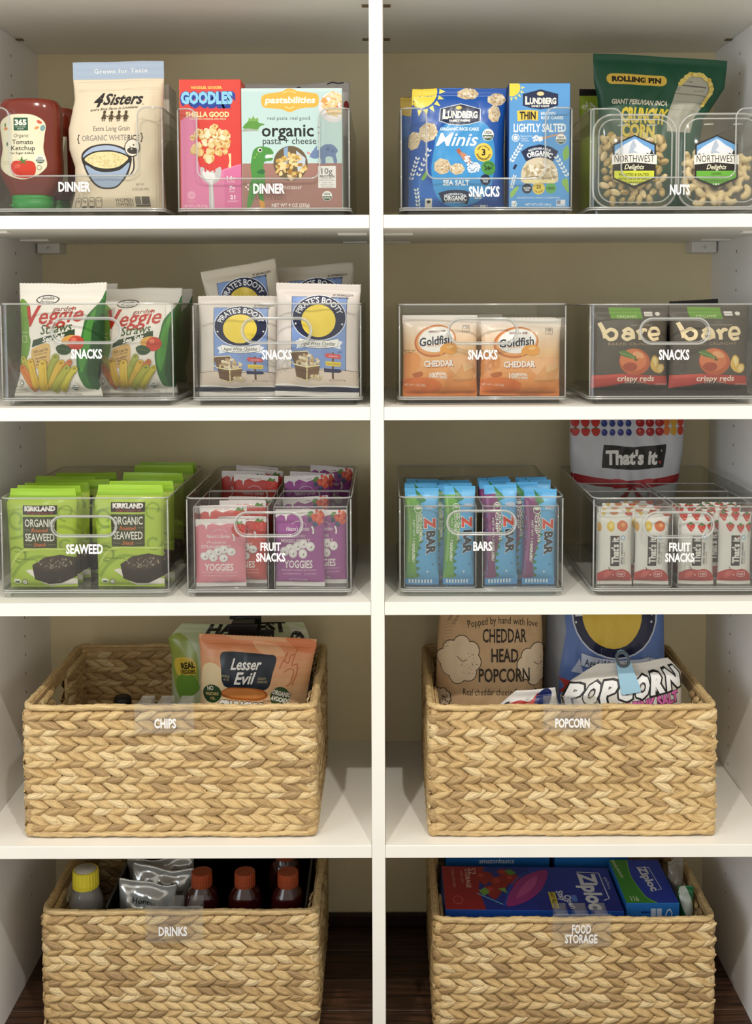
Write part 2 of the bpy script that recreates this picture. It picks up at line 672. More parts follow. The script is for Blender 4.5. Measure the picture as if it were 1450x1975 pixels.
wb = struct('wall_back', box_me('wall_back', XL - 0.02, XR + 0.02, DEP, DEP + 0.012, 0.022, 2.3), M_BACK)
def side_panel(name, x_in, sgn):
    """an upright panel, 19 mm thick, with two rows of 16 mm deep shelf-pin holes bored into its inner face"""
    zs = []
    z = 1.548
    while z > 0.12:
        if all(abs(z - (q - TH / 2)) > 0.012 for q in (Z1, Z2, Z3, Z4)):
            zs.append(z)
        z -= 0.0321
    holes = [(y, z) for y in (0.05, 0.248) for z in zs]
    dp = 0.016
    bm = bmesh.new()
    es = []
    def loop(pts):
        vv = [bm.verts.new((0, y, z)) for y, z in pts]
        es.extend(bm.edges.new((vv[k], vv[(k + 1) % len(vv)])) for k in range(len(vv)))
    loop([(0, 0), (DEP, 0), (DEP, 2.3), (0, 2.3)])
    for y, z in holes:
        loop([(y + 0.0026 * math.cos(2 * PI * k / 10), z + 0.0026 * math.sin(2 * PI * k / 10)) for k in range(10)])
    bmesh.ops.triangle_fill(bm, edges=es, use_beauty=True)
    r = bmesh.ops.extrude_face_region(bm, geom=bm.faces[:])
    for v in [g for g in r['geom'] if isinstance(g, bmesh.types.BMVert)]:
        v.co.x = dp
    g = bmesh.ops.create_cube(bm, size=1)
    for v in g['verts']:
        v.co = Vector((dp + (TH - dp) * (v.co.x + 0.5), DEP * (v.co.y + 0.5), 2.3 * (v.co.z + 0.5)))
    for v in bm.verts:
        v.co.x = x_in - sgn * v.co.x
    bmesh.ops.recalc_face_normals(bm, faces=bm.faces[:])
    me = bpy.data.meshes.new(name)
    bm.to_mesh(me)
    bm.free()
    return struct(name, me, M_PANEL), holes

wl, HOLES = side_panel('wall_left', XL, 1)
wr_, _ = side_panel('wall_right', XR, -1)
dv = struct('trim_1', box_me('trim_1', -HW, HW, 0, DEP, 0, 2.3, 0.0006), M_WHITE)
tag(dv, 'white upright panel between the two columns of shelves', None)
bb = struct('baseboard_back', box_me('baseboard_back', XL, XR, DEP - 0.012, DEP, 0, 0.024, 0.003), mat('#2a170e', 0.4, var=0.3, scale=40))
# pin holes, 32 mm apart, in the two side panels
# each bore shows the raw particle board under the white skin
hole = lathe_me('pin_hole', [(0.0025, 0.0002), (0.0025, 0.0155), (0.0001, 0.0155)], 10, cap=False)
hole.materials.append(mat('#8a6a45', 0.9, var=0.2, scale=300))
for wall, xx, sgn in ((wl, XL, -1), (wr_, XR, 1)):
    for y, z in HOLES:
        o = bpy.data.objects.new('pin_hole', hole)
        COL.objects.link(o)
        o.parent = wall
        o.location = (xx, y, z)
        o.rotation_euler = (0, sgn * PI / 2, 0)
for zz in (ZT + TH, Z1, Z2, Z3, Z4):
    for k, (a, b) in enumerate(((XL, -HW), (HW, XR))):
        o = link('shelf', box_me('shelf', a + 0.0004, b - 0.0004, 0, DEP, zz - TH, zz, 0.0006), M_WHITE)
        what = {0: {ZT + TH: 'white shelf board above the ketchup and pasta bins', Z1: 'white shelf board under the ketchup and pasta bins', Z2: 'white shelf board under the veggie straw and puff bag bins',
                    Z3: 'white shelf board under the seaweed bin', Z4: 'white shelf board under the CHIPS basket'},
                1: {ZT + TH: 'white shelf board above the rice cake and nut bins', Z1: 'white shelf board under the rice cake and nut bins', Z2: 'white shelf board under the cheddar cracker bin',
                    Z3: 'white shelf board under the BARS bin', Z4: 'white shelf board under the POPCORN basket'}}[k][zz]
        tag(o, what, 'shelf', 'white pantry shelves')
        if zz == ZT + TH:                      # connector slots in the underside
            for (px, py) in (((38, 76), (705, 10.5), (705, 75.5)) if k == 0 else ((1410, 76), (742, 10.5), (742, 75.5))):
                p = on_z(px, py, ZT)
                q = link('connector_slot', box_me('connector_slot', -0.0055, 0.0055, -0.006, 0.006, -0.0016, 0.0012, 0.0005), mat('#6a5636', 0.5))
                q.parent = o
                q.location = (min(max(p.x, a + 0.006), b - 0.006), p.y, ZT)
        if zz == Z1:                           # white support clips under the shelf
            for (p0, p1, py) in (((651, 708, 450), (662, 708, 466), (-20, 17, 446), (40, 96, 462)) if k == 0 else ((738, 796, 450), (740, 790, 466), (1352, 1408, 461), (1430, 1470, 446))):
                pa, pb = on_z(p0, py, Z1 - TH), on_z(p1, py, Z1 - TH)
                q = link('support_clip', box_me('support_clip', max(pa.x, a), min(pb.x, b), pa.y - 0.006, pa.y + 0.012, Z1 - TH - 0.003, Z1 - TH, 0.0008), M_WHITE)
                q.parent = o
for (x0, x1, y0, y1, lab) in ((71, 115, 468, 488.5, 'small white plastic bracket in the corner above the veggie straws'), (1334, 1382, 466, 487, 'small white plastic bracket in the corner above the apple chips')):
    a, b = at(x0, y0, 0.345), at(x1, y1, 0.345)
    o = link('corner_bracket', box_me('corner_bracket', max(a.x, XL), min(b.x, XR), 0.345, DEP, b.z, Z1 - TH, 0.0015, 2), mat('#e9e7e2', 0.5))
    tag(o, lab, 'bracket')
    q = link('screw_cap', lathe_me('screw_cap', [(0.003, 0), (0.003, 0.0008)], 10), mat('#dedbd4', 0.5), o)
    q.location = ((max(a.x, XL) + min(b.x, XR)) / 2, 0.345, (a.z + b.z) / 2)
    q.rotation_euler = (PI / 2, 0, 0)

# dark wood floor, board by board inside the pantry
M_WOOD = bpy.data.materials.new('dark_oak')
M_WOOD.use_nodes = True
nt = M_WOOD.node_tree
tc = nt.nodes.new('ShaderNodeTexCoord')
mp = nt.nodes.new('ShaderNodeMapping')
mp.inputs['Scale'].default_value = (3, 55, 30)
ns = nt.nodes.new('ShaderNodeTexNoise')
ns.inputs['Scale'].default_value = 3
ns.inputs['Detail'].default_value = 8
ns.inputs['Distortion'].default_value = 0.6
rp = nt.nodes.new('ShaderNodeValToRGB')
rp.color_ramp.elements[0].position = 0.35
rp.color_ramp.elements[1].position = 0.68
rp.color_ramp.elements[0].color = (0.012, 0.005, 0.002, 1)
rp.color_ramp.elements[1].color = (0.095, 0.042, 0.02, 1)
nt.links.new(tc.outputs['Object'], mp.inputs[0])
nt.links.new(mp.outputs[0], ns.inputs['Vector'])
nt.links.new(ns.outputs['Fac'], rp.inputs[0])
nt.links.new(rp.outputs[0], nt.nodes['Principled BSDF'].inputs['Base Color'])
nt.nodes['Principled BSDF'].inputs['Roughness'].default_value = 0.5
fl = struct('floor', box_me('floor', -1.1, 1.1, -0.6, DEP, -0.05, -0.004), M_WOOD)
rnd = random.Random(5)
yy = DEP - 0.001
k = 0
while yy > -0.5:
    cut = rnd.uniform(-0.7, 0.7)
    for a, b in ((-1.1, cut), (cut, 1.1)):
        L_ = b - a - 0.0006
        o = link('floor_board', box_me('floor_board', -L_ / 2, L_ / 2, -0.0408, 0.0408, -0.004, 0, 0.0005), M_WOOD, fl)
        o.location = ((a + b) / 2, yy - 0.041, rnd.uniform(-0.0003, 0.0002))
    yy -= 0.082

# ------------------------------------------------------------------ clear bins
LET = '#ffffff'

def letters(name, parent, lines, y_front, X0, s, z_of):
    """white vinyl lettering on a front panel; lines of (text, cx, cy, h, w) in pixels"""
    xs = [l[1] for l in lines]
    x0, x1 = min(l[1] - l[4] / 2 for l in lines) - 4, max(l[1] + l[4] / 2 for l in lines) + 4
    y0, y1 = min(l[2] - l[3] for l in lines), max(l[2] + l[3] for l in lines)
    G = [[(X0(x0), y_front, z_of(y0)), (X0(x1), y_front, z_of(y0))], [(X0(x0), y_front, z_of(y1)), (X0(x1), y_front, z_of(y1))]]
    sh = Sheet((x0, y0, x1, y1), G, None)
    return sh.art(name, parent, [T(LET, t, cx, cy, h, w_, b=0.035) for (t, cx, cy, h, w_) in lines], 0.5)

def panel_hole_me(name, outer, hole, y0, y1):
    """a flat panel (x, z outline, optional hole) between two depths"""
    bm = bmesh.new()
    loops = [outer] + ([hole] if hole else [])
    es = []
    for lp in loops:
        vv = [bm.verts.new((x, y0, z)) for x, z in lp]
        es += [bm.edges.new((vv[i], vv[(i + 1) % len(vv)])) for i in range(len(vv))]
    bmesh.ops.triangle_fill(bm, edges=es, use_beauty=True)
    r = bmesh.ops.extrude_face_region(bm, geom=bm.faces[:])
    for v in [g for g in r['geom'] if isinstance(g, bmesh.types.BMVert)]:
        v.co.y = y1
    bmesh.ops.recalc_face_normals(bm, faces=bm.faces[:])
    me = bpy.data.meshes.new(name)
    bm.to_mesh(me)
    bm.free()
    return me

def shell_me(name, W, D, z0, z1, t, r, ybase=0.0, front=True, floor_z=None, n=4):
    """an open-topped box with rounded upright corners"""
    out = rrect(-W / 2, W / 2, ybase, ybase + D, r, n)
    inn = rrect(-W / 2 + t, W / 2 - t, ybase + t, ybase + D - t, max(0.001, r - t), n)
    m = len(out)
    vs = [(x, y, z0) for x, y in out] + [(x, y, z1) for x, y in out] + [(x, y, z1) for x, y in inn] + [(x, y, z0 + t) for x, y in inn]
    fs = []
    for i in range(m):
        j = (i + 1) % m
        isf = abs(out[i][1] - ybase) < 1e-6 and abs(out[j][1] - ybase) < 1e-6
        if isf and not front:
            continue
        for a in (0, 1, 2):
            fs.append((a * m + i, a * m + j, (a + 1) * m + j, (a + 1) * m + i))
    fs.append(tuple(range(m))[::-1])
    fs.append(tuple(3 * m + i for i in range(m)))
    return mesh_np(name, vs, fs)

BINS = {}

def clear_bin(key, x0, x1, ytop, zs, label, lines, style='pill', scoop=None, Yf=0.028, D=0.318, pill=None, group='clear acrylic bins on the shelves'):
    s = pxs(Yf)
    W = (x1 - x0) * s
    xc = (x0 + x1) / 2
    A = at(xc, ytop, Yf)
    H = A.z - zs
    root = empty('storage_bin', (A.x, Yf, zs), label, 'bin', group)
    zo = 0.009                                # height of the foot
    r = 0.011
    t = 0.0024
    link('body', shell_me('body', W, D, zo, H, t, r, 0, False), M_CLEAR, root)
    link('foot', shell_me('foot', W - 0.016, D - 0.016, 0, zo, 0.002, r * 0.8, 0.008), M_CLEAR, root)
    X0 = lambda px: (px - xc) * s
    ZZ = lambda py: H + (ytop - py) * s
    hx = W / 2 - r
    if style == 'pill':
        pw, py0, py1 = pill or (67, ytop + 27, ytop + 76)
        hole = rrect(-pw * s + 0.003, pw * s - 0.003, ZZ(py1) + 0.003, ZZ(py0) - 0.003, (py1 - py0) * s / 2 - 0.0035, 8)
        ring = rrect(-pw * s, pw * s, ZZ(py1), ZZ(py0), (py1 - py0) * s / 2 - 0.0005, 10)
        outer = [(-hx, zo), (hx, zo), (hx, H), (-hx, H)]
        link('front_panel', panel_hole_me('front_panel', outer, hole, 0, t), M_CLEAR, root)
        link('handle_ring', tube_me('handle_ring', [(x, -0.0012, z) for x, z in ring], 0.0016, 8, True), M_EDGE, root)
        link('handle_lip', tube_me('handle_lip', [(x * 0.955, 0.0015, (z - (ZZ(py0) + ZZ(py1)) / 2) * 0.87 + (ZZ(py0) + ZZ(py1)) / 2) for x, z in ring], 0.0009, 6, True), M_EDGE, root)
        top = [(-hx, 0.0012, H), (hx, 0.0012, H)]
        link('back_handle', tube_me('back_handle', [(x, D - 0.0005, z) for x, z in ring], 0.0014, 8, True), M_EDGE, root)
    else:
        sx0, sx1, sy = scoop
        a, b, zs_ = X0(sx0), X0(sx1), ZZ(sy)
        rc = 0.013
        def arc(cx, cz, a0, a1, n=6):
            return [(cx + rc * math.cos(math.radians(a0 + (a1 - a0) * k / n)), cz + rc * math.sin(math.radians(a0 + (a1 - a0) * k / n))) for k in range(n + 1)]
        edge = [(-hx, H)] + arc(a - rc, H - rc, 90, 0) + arc(a + rc, zs_ + rc, 180, 270) + arc(b - rc, zs_ + rc, 270, 360) + arc(b + rc, H - rc, 180, 90) + [(hx, H)]
        link('front_panel', panel_hole_me('front_panel', [(-hx, zo), (hx, zo)] + edge[::-1], None, 0, t), M_CLEAR, root)
        top = [(x, 0.0012, z) for x, z in edge]
    # polished rim, moulded base edge, and the highlight of its step laid in as a tube
    back = [(x, y, H) for x, y in rrect(-W / 2 + 0.0012, W / 2 - 0.0012, 0.0012, D - 0.0012, r, 5)]
    i0 = min(range(len(back)), key=lambda i: (back[i][1] > 0.002, -back[i][0]))
    fr = [p for p in back if p[1] < 0.0013]
    path = [p for p in back if p[1] >= 0.0013]
    path = sorted(path, key=lambda p: (math.atan2(p[0], -(p[1] - D / 2))) % (2 * PI))
    link('rim', tube_me('rim', [Vector(p) for p in top[::-1]] + [Vector(p) for p in path[::-1]], 0.0013, 6, True), M_EDGE, root)
    lo = [(x, y, zo) for x, y in rrect(-W / 2 - 0.0003, W / 2 + 0.0003, -0.0003, D, r, 5)]
    link('base_edge', tube_me('base_edge', lo, 0.0012, 6, True), M_EDGE, root)
    link('base_highlight', tube_me('base_highlight', [(x, y, z + 0.0028) for x, y, z in lo], 0.0011, 6, True), M_EDGE, root)
    for sx in (-1, 1):
        link('corner_edge', tube_me('corner_edge', [(sx * (W / 2 - 0.002), 0.0035, zo + 0.004), (sx * (W / 2 - 0.002), 0.0035, H - 0.002)], 0.0012, 6), M_EDGE, root)
    letters('lettering', root, lines, -0.0004, X0, s, ZZ)
    BINS[key] = dict(root=root, z=zs + zo + t, Yf=Yf, W=W, D=D, H=H)
    return root

clear_bin('A', -30, 311, 207, Z1, 'scooped clear bin marked DINNER holding ketchup bottles', [('DINNER', 140.5, 357, 17, 61)], 'scoop', (18, 262, 336))
clear_bin('B', 341, 673, 209, Z1, 'scooped clear bin marked DINNER holding pasta boxes', [('DINNER', 517, 360.5, 17.5, 60)], 'scoop', (380, 614, 341))
clear_bin('C', 773, 1104, 208, Z1, 'scooped clear bin marked SNACKS holding blue rice cake packs', [('SNACKS', 934, 366, 18, 59)], 'scoop', (824, 1051, 341))
clear_bin('D', 1140, 1484, 209, Z1, 'scooped clear bin marked NUTS', [('NUTS', 1313, 362.5, 18, 38)], 'scoop', (1201, 1419, 339))
clear_bin('E', -3, 333, 586, Z2, 'clear bin marked SNACKS holding veggie straw bags', [('SNACKS', 165, 682.5, 17, 60)])
clear_bin('F', 369, 697, 586, Z2, 'clear bin marked SNACKS holding white cheddar puff bags', [('SNACKS', 533, 684, 17, 58)])
clear_bin('G', 768, 1094, 587, Z2, 'clear bin marked SNACKS holding orange cracker bags', [('SNACKS', 931, 684, 17, 57)])
clear_bin('H', 1137, 1466, 587, Z2, 'clear bin marked SNACKS holding brown apple chip bags', [('SNACKS', 1301, 684, 18, 59)])
clear_bin('I', -4, 326, 961, Z3, 'clear bin marked SEAWEED holding green snack packs', [('SEAWEED', 161, 1061, 17.5, 72)], pill=(63, 996, 1036))
clear_bin('J', 355, 680, 961, Z3, 'clear bin marked FRUIT SNACKS holding pink and purple yogurt pouches', [('FRUIT', 521, 1056.5, 15.5, 40), ('SNACKS', 521, 1077.5, 15.5, 57)], pill=(66, 988, 1036))
clear_bin('K', 767, 1090, 959, Z3, 'clear bin marked BARS holding snack bars', [('BARS', 931, 1055.5, 17, 37)], pill=(67, 985, 1032))
clear_bin('L', 1142, 1476, 961, Z3, 'clear bin marked FRUIT SNACKS holding white fruit bars', [('FRUIT', 1312, 1057, 16, 42), ('SNACKS', 1312, 1078, 16, 57)], pill=(68, 988, 1038))

def inner_bin(x0, x1, ytop, Y, key, label, D=0.135):
    B_ = BINS[key]
    s = pxs(Y)
    z0 = B_['z']
    A = at((x0 + x1) / 2, ytop, Y)
    W, H = (x1 - x0) * s, A.z - z0
    root = empty('divider_bin', (A.x, Y, z0), label, 'bin', 'small clear bins inside the larger bins')
    link('body', shell_me('body', W, D, 0, H, 0.0018, 0.006), M_CLEAR, root)
    e = [(x, y, H) for x, y in rrect(-W / 2 + 0.0008, W / 2 - 0.0008, 0.0008, D - 0.0008, 0.006, 4)]
    link('rim', tube_me('rim', e, 0.0010, 6, True), M_EDGE, root)
    link('base_edge', tube_me('base_edge', [(x, y, 0.0012) for x, y, z in e], 0.0010, 6, True), M_EDGE, root)
    for sx in (-1, 1):
        link('corner_edge', tube_me('corner_edge', [(sx * (W / 2 - 0.001), 0.002, 0.002), (sx * (W / 2 - 0.001), 0.002, H)], 0.0008, 6), M_EDGE, root)
    return root, z0 + 0.0018

IB, IBR = {}, {}
for key, a, b, c, d, nm in (('J', 371, 518, 526, 671, ('strawberry pouches', 'mixed berry pouches')), ('K', 778, 920, 929, 1079, ('green snack bars', 'purple snack bars')), ('L', 1150, 1300, 1308, 1462, ('apple mango fruit bars', 'apple strawberry fruit bars'))):
    for n, (p, q) in enumerate(((a, b), (c, d))):
        IB[key, n] = inner_bin(p, q, 978 if key != 'K' else 976, 0.034, key, 'small clear inner bin holding the front ' + nm[n])
        # the second one stands right behind it
        if key == 'L':
            r2 = inner_bin(p, q, 978, 0.034, key, '', D=0.076)[0]
            r2.location.y = 0.171
        else:
            r2 = copy_tree(IB[key, n][0])
            r2.location.y = 0.176
        IBR[key, n] = r2
        r2['label'] = 'small clear inner bin behind the front ' + nm[n]

# ------------------------------------------------------------------ woven baskets
def fibre_mat(const=None):
    m = bpy.data.materials.new('water_hyacinth')
    m.use_nodes = True
    nt = m.node_tree
    b = nt.nodes['Principled BSDF']
    b.inputs['Roughness'].default_value = 0.55
    b.inputs['Specular IOR Level'].default_value = 0.3
    oi = nt.nodes.new('ShaderNodeObjectInfo')
    ge = nt.nodes.new('ShaderNodeNewGeometry')
    ad = nt.nodes.new('ShaderNodeMath')
    ad.operation = 'ADD'
    fr = nt.nodes.new('ShaderNodeMath')
    fr.operation = 'FRACT'
    nt.links.new(oi.outputs['Random'], ad.inputs[0])
    nt.links.new(ge.outputs['Random Per Island'], ad.inputs[1])
    nt.links.new(ad.outputs[0], fr.inputs[0])
    if const is not None:
        fr.inputs[0].default_value = const
        nt.links.remove(fr.inputs[0].links[0])
    tc = nt.nodes.new('ShaderNodeTexCoord')
    mp = nt.nodes.new('ShaderNodeMapping')
    mp.inputs['Scale'].default_value = (22, 260, 330)
    ns = nt.nodes.new('ShaderNodeTexNoise')
    ns.inputs['Scale'].default_value = 2.2
    ns.inputs['Detail'].default_value = 4
    ns.noise_dimensions = '4D'
    nt.links.new(tc.outputs['Object'], mp.inputs[0])
    nt.links.new(mp.outputs[0], ns.inputs['Vector'])
    nt.links.new(fr.outputs[0], ns.inputs['W'])
    r1 = nt.nodes.new('ShaderNodeValToRGB')
    els = r1.color_ramp.elements
    els[0].position, els[1].position = 0.0, 1.0
    els[0].color, els[1].color = lin('#b99b6c'), lin('#e0cba0')
    e = els.new(0.12)
    e.color = lin('#a78c66')
    e = els.new(0.35)
    e.color = lin('#c8aa78')
    e = els.new(0.75)
    e.color = lin('#d2b888')
    r2 = nt.nodes.new('ShaderNodeValToRGB')
    r2.color_ramp.elements[0].position, r2.color_ramp.elements[1].position = 0.30, 0.62
    r2.color_ramp.elements[0].color, r2.color_ramp.elements[1].color = (0.48, 0.42, 0.35, 1), (1.06, 1.05, 1.0, 1)
    mx = nt.nodes.new('ShaderNodeMix')
    mx.data_type = 'RGBA'
    mx.blend_type = 'MULTIPLY'
    mx.inputs[0].default_value = 0.85
    nt.links.new(fr.outputs[0], r1.inputs[0])
    nt.links.new(ns.outputs['Fac'], r2.inputs[0])
    nt.links.new(r1.outputs[0], mx.inputs[6])
    nt.links.new(r2.outputs[0], mx.inputs[7])
    nt.links.new(mx.outputs[2], b.inputs['Base Color'])
    bp = nt.nodes.new('ShaderNodeBump')
    bp.inputs['Strength'].default_value = 0.5
    bp.inputs['Distance'].default_value = 0.0008
    nt.links.new(ns.outputs['Fac'], bp.inputs['Height'])
    nt.links.new(bp.outputs[0], b.inputs['Normal'])
    return m

M_FIB = fibre_mat()
M_RIM = fibre_mat(0.7)
M_CORE = mat('#b99b6c', 0.8, var=0.2, scale=60)

def leaf_arrays(seed, L=0.0400, Wd=0.0150, Th=0.0086):
    rnd = random.Random(seed)
    vs, fs = [], []
    NS, NC = 9, 6
    bend = rnd.uniform(0.0002, 0.0010)
    for i in range(NS + 1):
        t = i / NS
        sh = max(0.05, math.sin(PI * min(1, max(0, t * 0.97 + 0.015)) ** 0.9)) ** 0.58
        for k in range(NC + 1):
            q = -1 + 2 * k / NC
            z = q * Wd / 2 * sh + bend * math.sin(2 * PI * t) * 1.3
            y = -Th * sh ** 0.8 * math.sqrt(max(0, 1 - q * q * 0.97)) + 0.0003 * math.sin(q * 7 + seed)
            vs.append(((t - 0.5) * L, y, z))
    for i in range(NS):
        for k in range(NC):
            a = i * (NC + 1) + k
            fs.append((a, a + NC + 1, a + NC + 2, a + 1))
    return np.array(vs), np.array(fs)

LEAF = [leaf_arrays(i) for i in range(4)]
LEAF_ME = []
for v_, f_ in LEAF:
    me = mesh_np('strand', v_.tolist(), f_.tolist(), True)
    me.materials.append(M_FIB)
    LEAF_ME.append(me)

def braid_slots(W, H, rnd, ang=24, pitch=0.0243, row=0.0243):
    """(x, z, angle, squash) of each strand on a wall W wide and H high: chevrons pointing to +x, half a braid at the top"""
    n = max(3, round(W / pitch))
    p = W / n
    rows = max(3, round((H - 0.024) / (row / 2)) + 1)
    half = (H - 0.024) / (rows - 1)
    up = False
    ph = 0
    for k in range(rows):
        z = H - 0.0115 - k * half
        if up:
            ph = rnd.uniform(-0.3, 0.3) * p
        for i in range(n):
            x = -W / 2 + (i + 0.5) * p + ph + rnd.uniform(-0.001, 0.001)
            x = min(max(x, -W / 2 + 0.0165), W / 2 - 0.0165)
            a = (1 if up else -1) * (ang + rnd.uniform(-4, 4))
            yield x, z + rnd.uniform(-0.0006, 0.0006), a, rnd.uniform(0.92, 1.08)
        up = not up

def basket(cx, Yf, z0, W, D, H, label, hole=True, seed=1, ang=24):
    rnd = random.Random(seed)
    root = empty('woven_basket', (cx, Yf, z0), label, 'basket', 'large woven baskets')
    t = 0.010
    # core walls behind the weave
    bm = bmesh.new()
    def box(x0, x1, y0, y1, za, zb):
        g = bmesh.ops.create_cube(bm, size=1)
        for v in g['verts']:
            v.co = Vector(((x0 + x1) / 2 + v.co.x * (x1 - x0), (y0 + y1) / 2 + v.co.y * (y1 - y0), (za + zb) / 2 + v.co.z * (zb - za)))
    c = 0.0025
    box(-W / 2 + t, W / 2 - t, t - c, t + c, 0.004, H - 0.004)
    box(-W / 2 + t, W / 2 - t, D - t - c, D - t + c, 0.004, H - 0.004)
    hz0, hz1, hy0, hy1 = H - 0.062, H - 0.022, D / 2 - 0.045, D / 2 + 0.045
    for sx in (-1, 1):
        x0, x1 = sorted((sx * (W / 2 - t - c), sx * (W / 2 - t + c)))
        if hole:
            box(x0, x1, t, D - t, 0.004, hz0)
            box(x0, x1, t, hy0, hz0, H - 0.004)
            box(x0, x1, hy1, D - t, hz0, H - 0.004)
            box(x0, x1, hy0, hy1, hz1, H - 0.004)
        else:
            box(x0, x1, t, D - t, 0.004, H - 0.004)
    box(-W / 2 + t, W / 2 - t, t, D - t, 0.002, 0.007)
    me = bpy.data.meshes.new('core')
    bm.to_mesh(me)
    bm.free()
    link('core', me, M_CORE, root)
    # the front face, strand by strand
    n = 0
    for x, z, a, q in braid_slots(W - 0.006, H - 0.010, rnd, ang):
        if n >= 300:
            break
        o = bpy.data.objects.new('strand', rnd.choice(LEAF_ME))
        COL.objects.link(o)
        o.parent = root
        o.location = (x, t - 0.002, z + 0.004)
        o.rotation_euler = (math.radians(rnd.uniform(-6, 6)), math.radians(a), math.radians(-9))
        o.scale = (q, rnd.uniform(0.85, 1.15), rnd.uniform(0.92, 1.1))
        n += 1
    # the other walls, outside and inside
    V, FI, nv = [], [], 0
    def wall(M, Wd, skip=None):
        nonlocal nv
        for x, z, a, q in braid_slots(Wd, H - 0.010, rnd, ang):
            if skip and skip[0] < x < skip[1] and skip[2] < z + 0.004 < skip[3]:
                continue
            lv, lf = rnd.choice(LEAF)
            m = M @ Matrix.Translation((x, -0.001, z + 0.004)) @ Matrix.Rotation(math.radians(a), 4, 'Y') @ Matrix.Rotation(math.radians(-9), 4, 'Z') @ Matrix.Diagonal((q, 0.9, 1.0, 1))
            A = np.array(m)
            V.append(lv @ A[:3, :3].T + A[:3, 3])
            FI.append(lf + nv)
            nv += len(lv)
    T_ = Matrix.Translation
    Rz = lambda d: Matrix.Rotation(math.radians(d), 4, 'Z')
    wall(T_((0, t + 0.001, 0)) @ Rz(180), W - 2 * t)                                   # inside of the front
    wall(T_((0, D - t - 0.001, 0)), W - 2 * t)                                         # inside of the back
    wall(T_((0, D - t + 0.001, 0)) @ Rz(180), W - 0.006)                               # outside of the back
    sk = (-0.052, 0.052, hz0 - 0.004, hz1 + 0.006) if hole else None
    for sx in (-1, 1):
        wall(T_((sx * (W / 2 - t + 0.001), D / 2, 0)) @ Rz(90 * sx), D - 0.006, sk)
        wall(T_((sx * (W / 2 - t - 0.001), D / 2, 0)) @ Rz(-90 * sx), D - 2 * t, sk)
    me = mesh_np('weave', np.concatenate(V).tolist(), np.concatenate(FI).tolist(), True)
    o = link('weave', me, M_FIB, root)
    o['kind'] = 'stuff'
    # rounded corner wraps
    V, FI, nv = [], [], 0
    for sx in (-1, 1):
        for yy in (t, D - t):
            z = H - 0.018
            while z > 0.010:
                prof = []
                hh = 0.0115 * rnd.uniform(0.9, 1.08)
                for i in range(6):
                    aa = -PI / 2 + PI * i / 5
                    rr_ = 0.0062 * math.cos(aa) ** 0.7 + 0.0035 if abs(aa) < 1.5 else 0.003
                    for k in range(12):
                        b_ = 2 * PI * k / 12
                        V.append((sx * (W / 2 - t) + rr_ * math.cos(b_), yy + rr_ * math.sin(b_), z + hh * math.sin(aa)))
                for i in range(5):
                    for k in range(12):
                        l = (k + 1) % 12
                        FI.append((nv + i * 12 + k, nv + i * 12 + l, nv + i * 12 + 12 + l, nv + i * 12 + 12 + k))
                nv += 72
                z -= 0.0215
    o = link('corner_wrap', mesh_np('corner_wrap', V, FI, True), M_FIB, root)
    o['kind'] = 'stuff'
    # twisted rims
    for nm, zz, rad in (('rim', H - 0.004, 0.0048), ('base_rim', 0.0062, 0.0045)):
        pts = rrect(-W / 2 + 0.005, W / 2 - 0.005, 0.005, D - 0.005, 0.016, 6)
        dense = []
        for i in range(len(pts)):
            a, b = Vector(pts[i]), Vector(pts[(i + 1) % len(pts)])
            k = max(1, int((b - a).length / 0.0045))
            dense += [a + (b - a) * (q / k) for q in range(k)]
        ph = [rnd.uniform(0.9, 1.1) for _ in dense]
        m_ = len(dense)
        pp = [Vector((p.x, p.y, zz + 0.0008 * math.sin(i * 0.21) + rnd.uniform(-0.0003, 0.0003))) for i, p in enumerate(dense)]
        o = link(nm, tube_me(nm, pp, rad, 9, True, lambda u, a: rad * (1 + 0.10 * math.sin(2 * a) + 0.07 * math.sin(u * m_ * 1.7 + a)), 0.5), M_RIM, root)
    return root

def label_clip(B, x0, y0, x1, y1, Yf, lines, label):
    """clear plastic sleeve hung over the basket rim with white lettering"""
    s = pxs(Yf)
    A = at((x0 + x1) / 2, y0, Yf)
    W, H = (x1 - x0) * s, (y1 - y0) * s
    root = empty('label_clip', (A.x, Yf, A.z), label, 'label', 'clear label clips on the baskets')
    link('plate', box_me('plate', -W / 2, W / 2, -0.0015, 0, -H, 0.0060, 0.0005), M_CLIP, root)
    hk = 0.030
    for kx in (-0.34, 0, 0.34):
        link('hook', box_me('hook', (kx - 0.11) * W, (kx + 0.11) * W, 0, hk + 0.0015, 0.0045, 0.006, 0.0004), M_CLIP, root)
        link('hook', box_me('hook', (kx - 0.11) * W, (kx + 0.11) * W, hk, hk + 0.0015, -0.03, 0.006, 0.0004), M_CLIP, root)
    xc = (x0 + x1) / 2
    letters('lettering', root, lines, -0.0018, lambda px: (px - xc) * s, s, lambda py: (y0 - py) * s)
    return root

BK = {}
def place_basket(key, x0, x1, ytop, Yf, z0, label, D=0.30, seed=1, ang=24):
    A = at((x0 + x1) / 2, ytop, Yf)
    W = (x1 - x0) * pxs(Yf)
    BK[key] = dict(cx=A.x, Yf=Yf, z0=z0, W=W, H=A.z - z0 + 0.002, D=D, ztop=A.z)
    BK[key]['root'] = basket(A.x, Yf, z0, W, D, A.z - z0 + 0.002, label, True, seed, ang)

